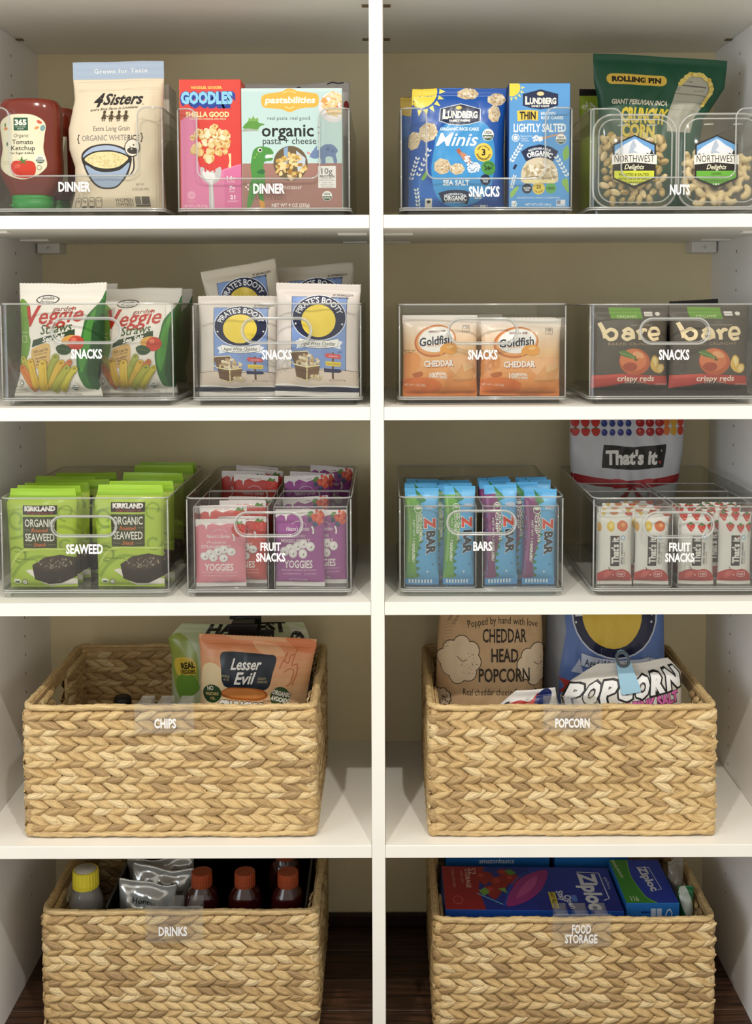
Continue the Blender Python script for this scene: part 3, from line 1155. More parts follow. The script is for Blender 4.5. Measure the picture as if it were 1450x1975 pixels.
place_basket('chips', 32, 617, 1364, 0.022, Z4, 'golden woven basket labelled CHIPS', seed=3, ang=18)
place_basket('popcorn', 818, 1394, 1364, 0.022, Z4, 'pale woven basket labelled POPCORN', seed=4)
place_basket('drinks', 66, 624, 1760, 0.085, 0.0, 'woven basket labelled DRINKS standing on the floor', D=0.285, seed=5, ang=20)
place_basket('storage', 824, 1394, 1775, 0.085, 0.0, 'woven basket labelled FOOD STORAGE standing on the floor', D=0.285, seed=6, ang=21)
label_clip('chips', 258, 1364, 375, 1416, 0.0135, [('CHIPS', 318.5, 1396, 18, 43)], 'clear label clip reading CHIPS on basket rim')
label_clip('popcorn', 1046, 1364, 1162, 1412, 0.0135, [('POPCORN', 1103.5, 1395, 17.5, 68)], 'clear label clip reading POPCORN on basket rim')
label_clip('drinks', 278, 1755, 394, 1822, 0.0765, [('DRINKS', 333, 1798, 17.5, 57)], 'clear label clip reading DRINKS on basket rim')
label_clip('storage', 1064, 1770, 1180, 1828, 0.0765, [('FOOD', 1121, 1792.5, 17.5, 38), ('STORAGE', 1120.5, 1812.5, 17, 65)], 'clear label clip reading FOOD STORAGE on basket rim')

# ------------------------------------------------------------------ helpers for recurring marks
def usda(cx, cy, r):
    return [El('#f4f4ee', cx, cy, r), Po('#37563f', *[(cx + r * 0.93 * math.cos(a), cy + r * 0.93 * math.sin(a)) for a in np.linspace(0.05, PI - 0.05, 12)]),
            T('#3f4a42', 'USDA', cx, cy - r * 0.38, r * 0.42, r * 1.25, b=0.03), T('#f4f4ee', 'ORGANIC', cx, cy + r * 0.38, r * 0.34, r * 1.4, b=0.02)]

def wheat(cx, cy, ln, rot, col='#eef2f2', n=6, size=3.2):
    a = math.radians(rot)
    d = (math.sin(a), -math.cos(a))
    res = []
    for k in range(n):
        t = (k / (n - 1) - 0.5) * ln
        for s_ in (-1, 1):
            x, y = cx + d[0] * t + s_ * size * 0.8 * math.cos(a), cy + d[1] * t + s_ * size * 0.8 * math.sin(a)
            res.append(El(col, x, y, size * 0.55, size * 1.05, rot + s_ * 28, 10))
    return res

def rice_cake(cx, cy, rx, ry, seed, rot=0):
    rnd = random.Random(seed)
    pts = [(cx + rx * (1 + rnd.uniform(-.06, .06)) * math.cos(t + rot), cy + ry * (1 + rnd.uniform(-.06, .06)) * math.sin(t + rot)) for t in np.linspace(0, 2 * PI, 8)[:-1]]
    return [Po('#d9c6a4', *pts), Sc(['#e9dcc0', '#c3a982', '#f2e9d4', '#b99a70', '#d3bc94'], cx, cy, rx * 0.86, ry * 0.86, 34, max(1.6, rx * 0.13), seed)]

def squeeze_bottle(px, ytop, ybot, Y, z0, label, art=True):
    """upside-down ketchup bottle: shoulders on top, green cap below"""
    s = pxs(Y)
    A = at(px, ytop, Y)
    root = empty('ketchup_bottle', (A.x, Y + 0.03, z0), label, 'bottle', 'ketchup bottles in the dinner bin')
    h = A.z - z0
    hc = h * 0.14
    prof = [(0.66, hc * 0.97), (0.70, hc * 1.05), (0.80, hc * 1.5), (0.93, hc * 2.0), (0.995, hc * 2.5), (1.0, h * 0.45), (0.97, h * 0.56), (0.985, h * 0.68), (1.0, h * 0.80), (1.0, h * 0.89), (0.96, h * 0.945), (0.86, h * 0.985), (0.6, h)]
    hw, hd = 59 * s, 0.031
    me = lathe_me('bottle', prof, 40, hw, hd, 2.7)
    m = mat('#6e2412', 0.16, spec=0.6)
    link('bottle', me, m, root)
    cap = lathe_me('cap', [(0.02, 0), (0.60, 0.0005), (0.66, 0.002), (0.665, hc * 0.7), (0.64, hc * 0.72), (0.655, hc * 0.76), (0.655, hc), (0.4, hc + 0.0005)], 36, hw, hd * 1.15, 2.3)
    c = link('cap', cap, mat('#2f8a3a', 0.4), root)
    link('cap_notch', box_me('cap_notch', -0.026, -0.020, -hd * 0.79, -hd * 0.70, hc * 0.30, hc * 0.36), mat('#2f8a3a', 0.4), c)
    if art:
        # the label follows the front of the bottle
        def surf(px_, py_):
            x = (px_ - px) * s
            z = h - (py_ - ytop) * s
            r = np.interp(z, [p[1] for p in prof], [p[0] for p in prof])
            q = min(0.999, abs(x) / (r * hw))
            return (x, -r * hd * (1 - q ** 2.7) ** (1 / 2.7) - 0.0002, z)
        rect = (-16, 215, 92, 345)
        nx, ny = 34, 36
        G = [[surf(rect[0] + (rect[2] - rect[0]) * i / nx, rect[1] + (rect[3] - rect[1]) * j / ny) for i in range(nx + 1)] for j in range(ny + 1)]
        sh = Sheet(rect, G, 4)
        sh.art('label', root, [Bl('#efe6c6', (40, 219), (66, 222), (84, 236), (82, 262), (80, 285), (86, 312), (80, 325), (64, 336), (40, 342), (16, 336), (0, 325), (-6, 312), (0, 285), (-2, 262), (-4, 236), (14, 222))], 0.4)
        sh.art('label_print', root, [R('#1f5a3c', 25.5, 226, 53, 250), T('#f6f3e4', '365', 39, 235, 10, 23, b=0.05), T('#f6f3e4', 'WHOLE FOODS', 39, 243.5, 2.2, 20), T('#f6f3e4', 'MARKET', 39, 247, 2.2, 13),
                                     El('#d9604a', 74, 234, 5, 3, 25), El('#7fa7a9', 79.5, 245, 4, 6, 20), El('#e1995b', 69, 245, 4.5, 2.6, -25), El('#d98a4a', 9, 246, 4, 3), El('#5c8a4a', 8, 239, 2, 4), El('#5c7a5a', 11, 275, 2, 4),
                                     T('#2b2a22', 'Organic', 39.5, 259.5, 6.5, 29, sh=0.2), T('#1f1e1a', 'Tomato', 41.5, 271.5, 8.5, 40, b=0.012), T('#1f1e1a', 'Ketchup', 42, 283, 8.5, 46, b=0.012), T('#1f1e1a', 'No Sugar Added', 40, 292.5, 4, 45, b=0.02),
                                     T('#c8a58a', 'NET WT', 10, 309, 2.6, 14), T('#c8a58a', '20 OZ', 10, 313, 2.6, 12)], 0.4)
        sh.art('tomato_picture', root, [Bl('#d23a22', (17, 322), (22, 309), (34, 307), (42, 309), (52, 307), (63, 311), (66, 324), (61, 335), (48, 340), (34, 339), (22, 334)), El('#e2604a', 31, 317, 6, 4, -25),
                                        Po('#4d7f33', (40, 309), (30, 303), (37, 306), (40, 298), (42, 306), (52, 304), (44, 309), (50, 315), (41, 311), (33, 315))], 0.4)
        sh.art('organic_seal', root, usda(74, 304.5, 8.3) + [El('#6b6454', 72, 320, 4.6), El('#efe6c6', 72, 320, 3.6)], 0.4)
    return root

ZA = BINS['A']['z']
squeeze_bottle(46, 186, 402, 0.038, ZA, 'ketchup bottle with cream tomato label and green cap')
kb = squeeze_bottle(80, 203, 398, 0.118, ZA, 'second ketchup bottle, half hidden behind the labelled one', False)
shx = link('label', mesh_np('label', [(x, -0.0312 * (1 - min(.999, abs(x) / 0.047) ** 2.7) ** (1 / 2.7) - 0.0004, z) for z in np.linspace(0.045, 0.118, 8) for x in np.linspace(-0.036, 0.036, 15)],
                            [(j * 15 + i, j * 15 + i + 1, j * 15 + i + 16, j * 15 + i + 15) for j in range(7) for i in range(14)], True), mat('#e6dcc0', 0.45), kb)

# rice bag
girls = []
for k in range(4):
    gx, gy = 197.5 + k * 14.5, 216 + (0.8 if k % 2 else 0)
    girls += [El('#4b3c1c', gx, gy - 3.6, 2.9, 3.2), Po('#4b3c1c', (gx - 1.6, gy - 1), (gx + 1.6, gy - 1), (gx + 5, gy + 10), (gx - 5, gy + 10)), R('#4b3c1c', gx - 2.6, gy + 9, gx - 0.9, gy + 15), R('#4b3c1c', gx + 0.9, gy + 9, gx + 2.6, gy + 15)]
    girls += [Ln('#4b3c1c', [(gx, gy + 1), (gx + 7.2, gy + 6), (gx + 14.5, gy + 1)] if k < 3 else [(gx, gy + 1), (gx + 6, gy + 6)], 1.6)]
bowl = [Bl('#2a261f', (150, 301), (158, 289), (178, 279), (203, 275.5), (228, 279), (247, 289), (255, 300), (252, 318), (246, 334), (232, 352), (219, 362), (201, 364), (184, 361), (170, 350), (158, 332), (151, 316)),
        Bl('#aab9cf', (154, 301), (162, 291), (180, 282), (203, 278.5), (226, 282), (243, 291), (250, 300), (228, 292), (202, 289), (176, 292)),
        Bl('#9fb0c8', (156, 316), (180, 328), (202, 331), (228, 327), (249, 313), (243, 332), (230, 350), (218, 359), (201, 361), (186, 358), (173, 348), (161, 330)),
        Bl('#2a261f', (153, 303), (176, 291), (202, 288), (228, 291), (251, 302), (244, 313), (226, 324), (202, 327), (178, 324), (160, 314)),
        Bl('#e8d9a0', (157, 304), (178, 293.5), (202, 291), (226, 293.5), (247, 303), (240, 312), (224, 321), (202, 324), (180, 321), (164, 313)),
        Sc(['#f3e8b8', '#d9c684', '#efe0a6', '#cdb878'], 202, 307, 41, 14, 150, 2.6, 3, 0.3),
        Ln('#2a261f', [(247, 338), (257, 325), (257, 302), (254, 296)], 4.2, True), Ln('#e8dfcb', [(247.5, 337), (255.5, 324), (255.5, 302), (254, 296)], 2, True), El('#2a261f', 256, 284, 15, 18, 5), El('#e8dfcb', 256, 284, 13.4, 16.4, 5), El('#3a352c', 257, 290, 11, 6.5, 5), Sc(['#2a261f', '#fff'.replace('#fff', '#efe6d2')], 257, 283, 9, 5, 14, 1.6, 5)]
pouch('rice_bag', (123, 110, 312, 404), 0.034, 'cream bag of white rice with pale blue top band', 'rice bag', '#e6d6b9', [
    ('top_band', [R('#a9b9cd', 115, 100, 320, 144)]),
    ('lettering', [T('#f4f2ea', 'Grown for Taste', 223, 128, 8.5, 110, sp_=1.1), T('#1c1914', '4', 182, 188, 26, 22, b=0.035, sh=0.35), T('#1c1914', 'Sisters', 232, 186, 22, 82, b=0.028, sh=0.35, rot=-1), T('#6b6454', 'o', 273, 197, 3, 4), T('#2a261f', 'and a Rice Farm in Louisiana', 215, 205, 5, 96, sh=0.35, rot=-3, b=0.01),
                   T('#6d6a64', 'Extra Long Grain', 215, 245, 9.5, 71), T('#8f8b83', 'ORGANIC WHITE', 201, 263.5, 11, 88, b=0.008), T('#4a4740', 'RICE', 258, 264, 11, 22, b=0.015), T('#3a3730', '{', 149, 263, 13, 5, b=0.02), T('#3a3730', '}', 274, 262, 13, 5, b=0.02),
                   T('#8a8170', 'NET WT', 269, 356, 4.5, 16), T('#8a8170', '32 OZ (2LB) 907G', 269, 365, 4.8, 33), T('#6b6353', 'WOMEN', 236, 385.5, 6.5, 35), T('#6b6353', 'OWNED', 237, 393.5, 6.5, 34)]),
    ('sisters_emblem', girls),
    ('rice_bowl_picture', bowl),
    ('nutrition_marks', [Ln('#5d574a', rrect(136 + 14.5 * k, 148 + 14.5 * k, 380, 398, 3), 0.9, closed=True) for k in range(4)] + [T('#5d574a', t, 142 + 14.5 * k, 386, 4.5, 7) for k, t in enumerate(('150', '0g', '0mg', '<1'))] + [El('#5d574a', 156.5, 397, 5, 1.8), El('#5d574a', 171, 397, 5, 1.8), R('#7d7564', 258, 379, 269, 393), R('#5d574a', 271, 379, 286, 393), R('#5d574a', 258, 394, 286, 398)]),
    ('seam', [Ln('#e6d6b9', [(133, 166), (220, 165), (303, 163)], 1.1), Ln('#e6d6b9', [(133, 169), (303, 166)], 1.1), Ln('#e6d6b9', [(131, 150), (305, 147)], 0.8)]),
], z0=ZA, thick=0.062, style='standup', seal=(0, 0.13), roll=-0.8, sil=[(0, -4, 0), (0.12, 6, -1), (0.3, 8, -4), (0.42, -2, -1), (0.55, -2, 0), (0.75, 13, -1), (1, 13, 0)], rough=0.62, seed=3, zig=False, top_wave=0.001, wrinkle=0.0013)
carton('flour_box', (236, 163, 329, 398), 0.165, 0.06, 'plain pale carton edge behind the rice bag', 'box', '#d8cfc0', [('panel_line', [R('#c7bda9', 322, 163, 324, 398)])], z0=ZA)

# ---- pasta bin
ZB = BINS['B']['z']
pasta = []
rnd = random.Random(11)
for k in range(46):
    a, d = rnd.uniform(0, 2 * PI), math.sqrt(rnd.uniform(0, 1))
    x, y = 404 + 38 * d * math.cos(a), 276 + 36 * d * math.sin(a)
    r = rnd.uniform(6, 10)
    pasta += [El('#d9a95c', x + 0.8, y + 1, r, r * 0.72, rnd.uniform(0, 180), 14), El(rnd.choice(['#f3deb0', '#efd199', '#f7e8c6', '#ecc98a']), x, y, r * 0.92, r * 0.64, rnd.uniform(0, 180), 14)]
    if k % 3 == 0:
        pasta += [El('#c98f45', x, y, r * 0.45, r * 0.3, rnd.uniform(0, 180), 12)]
carton('pasta_box', (345.5, 153, 463, 404), 0.040, 0.047, 'red and pink pasta box with shells on a fork', 'box', '#d9452f', [
    ('front_print', [Gr('#e0493b', '#d93a3a', 340, 153, 464, 404, 6), Po('#e583ad', (347, 232), (372, 214), (380, 225), (377, 300), (384, 325), (400, 332), (420, 330), (440, 322), (464, 316), (464, 404), (347, 404)), R('#e4664c', 340, 153, 347, 404), Po('#dd75a5', (430, 330), (464, 318), (464, 404), (430, 404))]),
    ('brand_lettering', [T('#ffd76b', 'NOODLES, GOODER.', 398, 168, 4.6, 60, b=0.03), T('#24439c', 'GOODLES', 401, 193, 22, 106, b=0.14), T('#24439c', 'GOODLES', 399, 190, 22, 106, b=0.13), T('#8fd0ee', 'GOODLES', 398, 188, 21, 100, b=0.06)]),
    ('lettering', [T('#fbe2a2', 'SHELLA GOOD', 399, 220, 9.5, 84, b=0.045), T('#fbd9b0', 'PASTA WITH CHEDDAR AND SHELLS', 400, 229, 3, 70, b=0.02), T('#fde9ef', '14g', 443, 344, 7.5, 16, b=0.04), T('#fde9ef', 'PROTEIN', 443, 351, 2.5, 15), T('#fde9ef', '7g', 445, 363, 7.5, 11, b=0.04), T('#fde9ef', 'FIBER', 445, 370, 2.5, 11), T('#fde9ef', '21', 446, 381, 7.5, 10, b=0.04), T('#fde9ef', 'NUTRIENTS', 446, 389, 2.5, 20),
                   T('#fbe9dc', 'NET WT 6 OZ (170g)', 374, 398, 4, 46), El('#f0a9c4', 366, 377, 8), T('#e583ad', 'GF', 366, 377, 5, 8), T('#f7d0a0', 'FULL OF', 366, 389, 2.5, 14)]),
    ('fork_picture', [Bl('#c9c6c4', (385, 322), (386, 342), (392, 350), (398, 354), (400, 360), (401, 404), (410, 404), (408.5, 360), (411, 354), (418, 350), (423, 341), (423, 322), (404, 330)), Bl('#eceae8', (389, 330), (391, 342), (398, 350), (404, 358), (405, 400), (407, 400), (407, 356), (412, 344), (409, 334))] + [R('#d94a4a', x, 316, x + 3, 332) for x in (392, 401, 410)]),
    ('pasta_picture', pasta + [Ln('#f0d9a4', [(441, 296), (442, 310), (441, 318)], [6, 3, 5], True), El('#f0d9a4', 441, 320, 3, 4)]),
], z0=ZB)
pas2 = Sc(['#e2c27a', '#c9a252', '#f0d89a', '#a97c3a', '#ead0a0'], 561, 321, 29, 25, 70, 5.5, 7, 0.55)
carton('pasta_box', (468, 170, 660, 404), 0.037, 0.045, 'pale blue and brown pasta box with printed dinosaurs', 'box', '#cfe0dc', [
    ('front_print', [R('#c3ddda', 468, 170, 660, 404), R('#cfe5e2', 468, 170, 660, 176), R('#a87b6f', 468, 315, 660, 404), Po('#a9b3a4', (468, 251), (478, 243), (492, 247), (503, 252), (468, 253))]),
    ('brand_banner', [Bl('#f0b748', (508, 184), (530, 178), (545, 176), (560, 168.5), (576, 175), (600, 178), (615, 183), (613, 204), (590, 207), (575, 210), (560, 215.5), (545, 210), (525, 208), (508, 204)), Ln('#f7e2a8', [(547, 179), (560, 174.5), (573, 179)], 1.2, True), Ln('#f7e2a8', [(551, 204), (560, 208.5), (569, 204)], 1.6, True), T('#fdf7e4', 'pastabilities', 561, 192, 12, 97, b=0.035, sh=0.12)]),
    ('bowl_picture', [El('#e6e3e6', 645, 206, 29, 30), El('#f4f1f0', 646, 203, 25, 26), Sc(['#f2c98a', '#e3a35a', '#f7dfae', '#d98e48', '#f4d49a'], 646, 199, 22, 23, 60, 6, 9, 0.5)]),
    ('lettering', [T('#3d4644', 'real pasta. real good.', 559, 227, 7, 83), T('#16191b', 'organic', 556, 250.5, 24, 100, b=0.018), El('#16191b', 616, 245, 1.8), El('#16191b', 616, 256, 1.8), T('#23282a', 'pasta + cheese', 559.5, 271, 13, 103, b=0.004), T('#f3e9e4', 'nosaur', 565, 361, 8.5, 35), T('#f3e9e4', 'NET WT 9 OZ (255g)', 560.5, 396.5, 6.5, 73, b=0.02),
                   El('#f3e9e4', 475, 361, 1.8), El('#f3e9e4', 479, 356, 1.8), El('#f3e9e4', 483, 361, 1.8), El('#f3e9e4', 479, 365, 1.8)]),
    ('dinosaur_picture', [Bl('#5f9a3f', (470, 246), (478, 235), (490, 229), (502, 236), (512, 239), (503, 243), (498, 249), (484, 247)), Po('#7cae52', (480, 233), (482, 226), (487, 229), (490, 222), (494, 229), (499, 226), (500, 233))]),
    ('dinosaur_picture', [Bl('#4d9440', (486, 340), (484, 322), (487, 300), (491, 288), (502, 282), (519, 284), (527, 291), (527, 297), (514, 298), (513, 305), (526, 304), (525, 309), (511, 312), (509, 325), (512, 345), (508, 372), (510, 398), (503, 399), (496, 372), (484, 398), (476, 398), (482, 360)),
                           Po('#d99a3f', (500, 385), (510, 390), (511, 402), (502, 402)), Bl('#2f6f3a', (496, 332), (506, 326), (512, 330), (507, 336)), El('#f4f2e6', 502.5, 289, 4.2), El('#14170f', 503, 289, 2.6), El('#a9c94e', 492, 303, 1.5), El('#a9c94e', 496, 297, 1.2), Po('#f4f2e6', (514, 299), (526, 297.5), (526, 303), (514, 304))]),
    ('dinosaur_picture', [Bl('#6f86ad', (598, 301), (606, 288), (612, 281), (613, 290), (626, 279), (642, 279), (652, 290), (648, 298), (651, 312), (645, 315), (641, 303), (629, 303), (628, 315), (621, 315), (618, 304), (608, 306)), Po('#dc8f86', (592, 292), (602, 296), (594, 297)), El('#5d7299', 633, 287, 4), El('#5d7299', 642, 291, 3)]),
    ('window_picture', [El('#6d5a3c', 561, 315, 33, 34), Po('#8ea9c9', (548, 286), (556, 282), (557, 322), (549, 318)), Po('#c7d3e0', (572, 290), (590, 305), (588, 330), (575, 335))] + pas2),
    ('protein_panel', [R('#f6f3ef', 614, 320, 648, 363), T('#3b3a3c', '10g', 631, 330, 11, 21), T('#3b3a3c', 'PROTEIN', 631, 340.5, 4.6, 28, b=0.02), T('#6b6a6c', 'PER SERVING', 631, 345.5, 2.4, 22), Ln('#9b9a9c', [(616, 349), (646, 349)], 0.6), T('#6b6a6c', 'made with', 631, 352.5, 2.6, 20), T('#6b6a6c', 'organic pasta', 631, 356.5, 2.6, 26), T('#6b6a6c', 'real cheese', 631, 360.5, 2.6, 24)]),
    ('organic_seal', usda(631, 378.5, 9.6)),
], z0=ZB)
pouch('crinkled_bag', (472, 155, 674, 396), 0.13, 'crinkled grey foil bag rising behind the dinosaur box', 'bag', '#b9b4b0', [('lettering', [Ln('#2a2724', [(568, 163), (576, 159), (582, 162), (575, 166)], 3), Ln('#2a2724', [(630, 159), (640, 156), (652, 158), (662, 156)], 2.4), El('#7d2320', 668, 200, 5, 9)])], z0=ZB, thick=0.05, style='standup', seal=(0, 0.06), wrinkle=0.0015, crumple=0.003, top_wave=0.004, rough=0.3, seed=9)

# ---- rice cake bin
ZC = BINS['C']['z']
def plaque(c, x0, y0, x1, y1):
    m = (x0 + x1) / 2
    d = (y1 - y0) * 0.2
    return Po(c, (x0, y0 + d), (m - (x1 - x0) * .2, y0 + d * .3), (m, y0 - d * .2), (m + (x1 - x0) * .2, y0 + d * .3), (x1, y0 + d), (x1, y1 - d), (m + (x1 - x0) * .25, y1 - d * .3), (m, y1), (m - (x1 - x0) * .25, y1 - d * .3), (x0, y1 - d))
def sun(cx, cy, r, n=9, a0=0, a1=100):
    res = [El('#f2da4a', cx, cy, r)]
    for k in range(n):
        a = math.radians(a0 + (a1 - a0) * k / (n - 1))
        p = lambda q, b: (cx + q * math.cos(a + b), cy + q * math.sin(a + b))
        res.append(Po('#f6e46c', p(r * 1.15, -.13), p(r * 1.55, 0), p(r * 1.15, .13)))
    return res
minis = [
    ('front_print', [R('#1f57ac', 780, 160, 985, 404), Bl('#3f9ad8', (845, 250), (880, 226), (925, 228), (950, 246), (962, 290), (955, 350), (930, 385), (880, 398), (842, 380), (832, 330), (838, 285)), Po('#2a6cc0', (786, 330), (830, 350), (850, 395), (786, 404))] + sun(806, 170, 32, 6, 0, 95)),
    *[('rice_cake_picture', rice_cake(*q)) for q in ((902, 175, 24, 12, 1), (962, 186, 20, 14, 2), (958, 216, 14, 18, 3), (824, 252, 20, 21, 4), (796, 267, 14, 19, 5), (854, 320, 18, 16, 6), (884, 325, 16, 12, 7))],
    ('brand_plaque', [plaque('#dfe6ea', 844.5, 197, 930, 240), plaque('#16254a', 846, 198.5, 928.5, 238.5), El('#e5c964', 884, 204, 6, 4), T('#f3f1e6', 'L', 857, 217, 17, 12, b=0.06), T('#f3f1e6', 'UNDBERG', 892.5, 218, 13, 62, b=0.05), T('#f3f1e6', 'FAMILY FARMS', 887, 230, 4.2, 43, b=0.04)]),
    ('lettering', [T('#e8f1f6', 'ORGANIC RICE CAKE', 887.5, 246.5, 5.6, 80, b=0.04), T('#f7f9fa', 'Minis', 884, 267, 25, 86, b=0.012, sh=0.3), T('#f2f6f8', 'SEA SALT', 881.5, 352, 10, 53, b=0.03)]),
    ('scoop_picture', [Ln('#b5654a', [(886, 286), (892, 296)], 8), Bl('#c98a6a', (890, 293), (903, 296), (914, 312), (906, 314), (896, 306)), Sc(['#f4f6f8', '#dfe8f0', '#ffffff'], 917, 322, 14, 10, 60, 2.4, 8), Sc(['#f4f6f8', '#dfe8f0'], 907, 306, 8, 7, 22, 2, 9)]),
    ('badges', usda(947, 257.5, 12) + [El('#f0d257', 938.5, 292.5, 18.5), Arc('#3a3414', 'SIMPLY MADE', 938.5, 292.5, 12.5, 12.5, 3, 30, 0.02), T('#26220e', '3', 938.5, 292, 12, 8, b=0.03), Arc('#3a3414', 'INGREDIENTS', 938.5, 292.5, 13.5, 13.5, 3.6, 36, 0.03, flip=True), El('#4f9a4a', 948, 322.5, 14.5), T('#17331a', '24g', 947, 323, 8, 15, b=0.04), Arc('#17331a', 'WHOLE GRAIN', 948, 322.5, 10, 10, 2.6, 26, 0.02), El('#16254a', 941, 346, 10.5), T('#e8f1f6', 'GLUTEN', 941, 344.5, 3.4, 16, b=0.03), T('#e8f1f6', 'FREE', 941, 349.5, 3.4, 10, b=0.03)]),
    ('organic_plaque', [Po('#16254a', (845, 372), (862, 367), (880, 365.5), (898, 367), (912, 372), (904, 393), (880, 388), (855, 391)), Arc('#e8f1f6', 'REGENERATIVE', 879, 440, 66, 66, 4, 44, 0.03), T('#f7f9fa', 'ORGANIC', 879.5, 382, 8, 46, b=0.045), T('#e8f1f6', 'CERTIFIED BROWN RICE', 879, 389, 2.8, 42)]),
    ('wheat_pictures', wheat(817, 311, 52, 25) + wheat(798, 322, 40, 18) + wheat(804, 382, 36, -8, '#e4efe6') + [Bl('#79b04a', (812, 342), (820, 330), (825, 326), (822, 340), (814, 347))]),
    ('small_marks', [R('#e9e6dc', 819, 382, 833, 401), El('#2a2a2a', 826, 388, 4, 3), R('#7c8896', 916, 394, 927, 402), R('#e4e8ec', 918, 376, 933, 383), R('#dfe4e8', 929, 394, 942, 402), Ln('#e8f1f6', [(944, 393), (947, 403)], 1)]),
]
minis_rect = (786, 164, 982, 404)
o_minis, _ = pouch('rice_cake_bag', minis_rect, 0.036, 'blue bag of rice cake minis with yellow sun corner', 'bag', '#1f57ac', minis, z0=ZC, thick=0.055, style='standup', seal=(0, 0.07), sil=[(0, 0, -3), (0.5, 0, -6), (0.85, 9, -4), (1, 11, -3)], wrinkle=0.0016, rough=0.3, seed=5, top_wave=0.0015)
pouch('rice_cake_bag', (770, 182, 958, 400), 0.12, 'second rice cake bag behind the minis, olive gold corner showing', 'bag', '#2a62b0', [('front_print', [El('#c3a53c', 790, 190, 34, 30), Po('#2f70b8', (770, 235), (800, 230), (800, 300), (770, 310))])], z0=ZC, thick=0.05, style='standup', seal=(0, 0.07), wrinkle=0.0016, seed=8)
carton('rice_cake_box', (981, 160, 1098, 405), 0.040, 0.05, 'light blue carton of thin salted rice cakes', 'box', '#1d3f7e', [
    ('front_print', [R('#5c9fdb', 981, 160, 1099, 405)] + sun(985, 168, 17, 5, 0, 90) + [Bl('#86b95a', (1085, 292), (1094, 280), (1097, 300), (1088, 310)), Bl('#8cbb5c', (1083, 350), (1094, 345), (1097, 372), (1088, 362)), Bl('#9ac763', (984, 372), (996, 360), (999, 364), (986, 382)), Ln('#16254a', [(990, 326), (995, 317)], 5)]),
    ('brand_plaque', [plaque('#16254a', 1007, 173, 1075, 210), El('#e5d9a4', 1041, 180, 7, 4), T('#f3f1e6', 'L', 1016, 193, 14, 9, b=0.06), T('#f3f1e6', 'UNDBERG', 1046, 194, 11, 51, b=0.05), T('#f3f1e6', 'FAMILY FARMS', 1041, 204, 3.6, 34, b=0.04)]),
    ('lettering', [Po('#f0cf52', (996, 213), (1016, 211), (1037, 213), (1036, 232), (1016, 230.5), (997, 233)), T('#1d1a10', 'THIN', 1016.5, 222, 14, 31, b=0.04), T('#e8f2f8', 'BROWN', 1056, 218, 5.4, 28, b=0.03), T('#e8f2f8', 'RICE CAKES', 1064, 226.5, 5.4, 43, b=0.03), T('#f6f9fb', 'LIGHTLY SALTED', 1040, 246, 15, 101, b=0.03), T('#e8f2f8', 'Regenerative', 1014, 261.5, 3.4, 22), T('#e8f2f8', 'Organic', 1010, 266, 3.4, 14), T('#e8f2f8', 'Certified', 1011, 270.5, 3.4, 15),
                   T('#e8f2f8', 'REGENERATIVE SOIL, HARVEST & CONSERVATION', 1038, 382, 2.8, 82), T('#e8f2f8', 'NET WT 6 OZ (168 g)', 1038, 395, 4.4, 50, b=0.01)]),
    ('spoon_picture', [Ln('#c99a7a', [(1036, 268), (1062, 262), (1086, 257)], [5, 3, 3]), Sc(['#f7f8fa', '#e6edf3'], 1036, 267, 9, 6, 34, 2.2, 4)]),
    ('badges', usda(1081, 268, 10) + [El('#eef4f8', 993.5, 265, 7.5), El('#5c9fdb', 993.5, 265, 6), El('#eef4f8', 993.5, 265, 4.4), El('#26303f', 1016, 364, 9.8), T('#e8f1f6', 'GLUTEN', 1016, 362.5, 3.2, 14, b=0.03), T('#e8f1f6', 'FREE', 1016, 367, 3.2, 9, b=0.03), El('#e7cd5c', 1038.5, 363.5, 12), T('#4c4418', '25', 1038.5, 360.5, 6.5, 9, b=0.03), Arc('#4c4418', 'CALORIES', 1038.5, 363, 8, 8, 2.6, 18, 0.02, flip=True), El('#63ab57', 1062, 363.5, 10.5), T('#17331a', '100%', 1062, 363.5, 5, 15, b=0.02)]),
    ('rice_cake_picture', [Po('#dccfb4', *[(1040 + 36 * math.cos(a), 340 + 40 * math.sin(a)) for a in np.linspace(PI, 2 * PI, 16)], (1076, 350), (1068, 354), (1012, 354), (1004, 350)), Sc(['#efe6d0', '#c9b893', '#f6f0e2', '#b7a47c', '#ddd0b2'], 1040, 334, 32, 20, 110, 4, 12), Ln('#8f7d58', [(1006, 343), (1030, 340), (1052, 344), (1074, 341)], 1.5), R('#efe0a4', 1010, 347, 1070, 353)]),
    ('organic_fan', [Po('#16254a', (1004, 292), (1018, 283), (1040, 278), (1062, 283), (1076, 292), (1066, 311), (1053, 305), (1040, 303), (1027, 305), (1014, 311)), Arc('#e8f1f6', 'REGENERATIVE', 1040, 335, 49, 49, 4, 44, 0.03), Arc('#f7f9fa', 'ORGANIC', 1040, 345, 50, 50, 9, 50, 0.05), T('#e8f1f6', 'CERTIFIED', 1040, 301, 3, 22)]),
    ('wheat_picture', wheat(995, 294, 34, 30)),
    ('wheat_picture', wheat(1083, 320, 40, -30)),
    ('wheat_picture', wheat(989, 350, 22, 15, size=2.4)),
    ('small_marks', [R('#eef4f8', 986, 388, 996, 399, 2), Ln('#3f6f4a', [(988, 393), (991, 397), (995, 389)], 1.2), R('#dfe4ea', 1073, 386, 1090, 398), R('#7c8aa0', 1074, 387, 1081, 394), T('#5a6578', 'NON GMO', 1081.5, 396, 2, 14)]),
], z0=ZC)

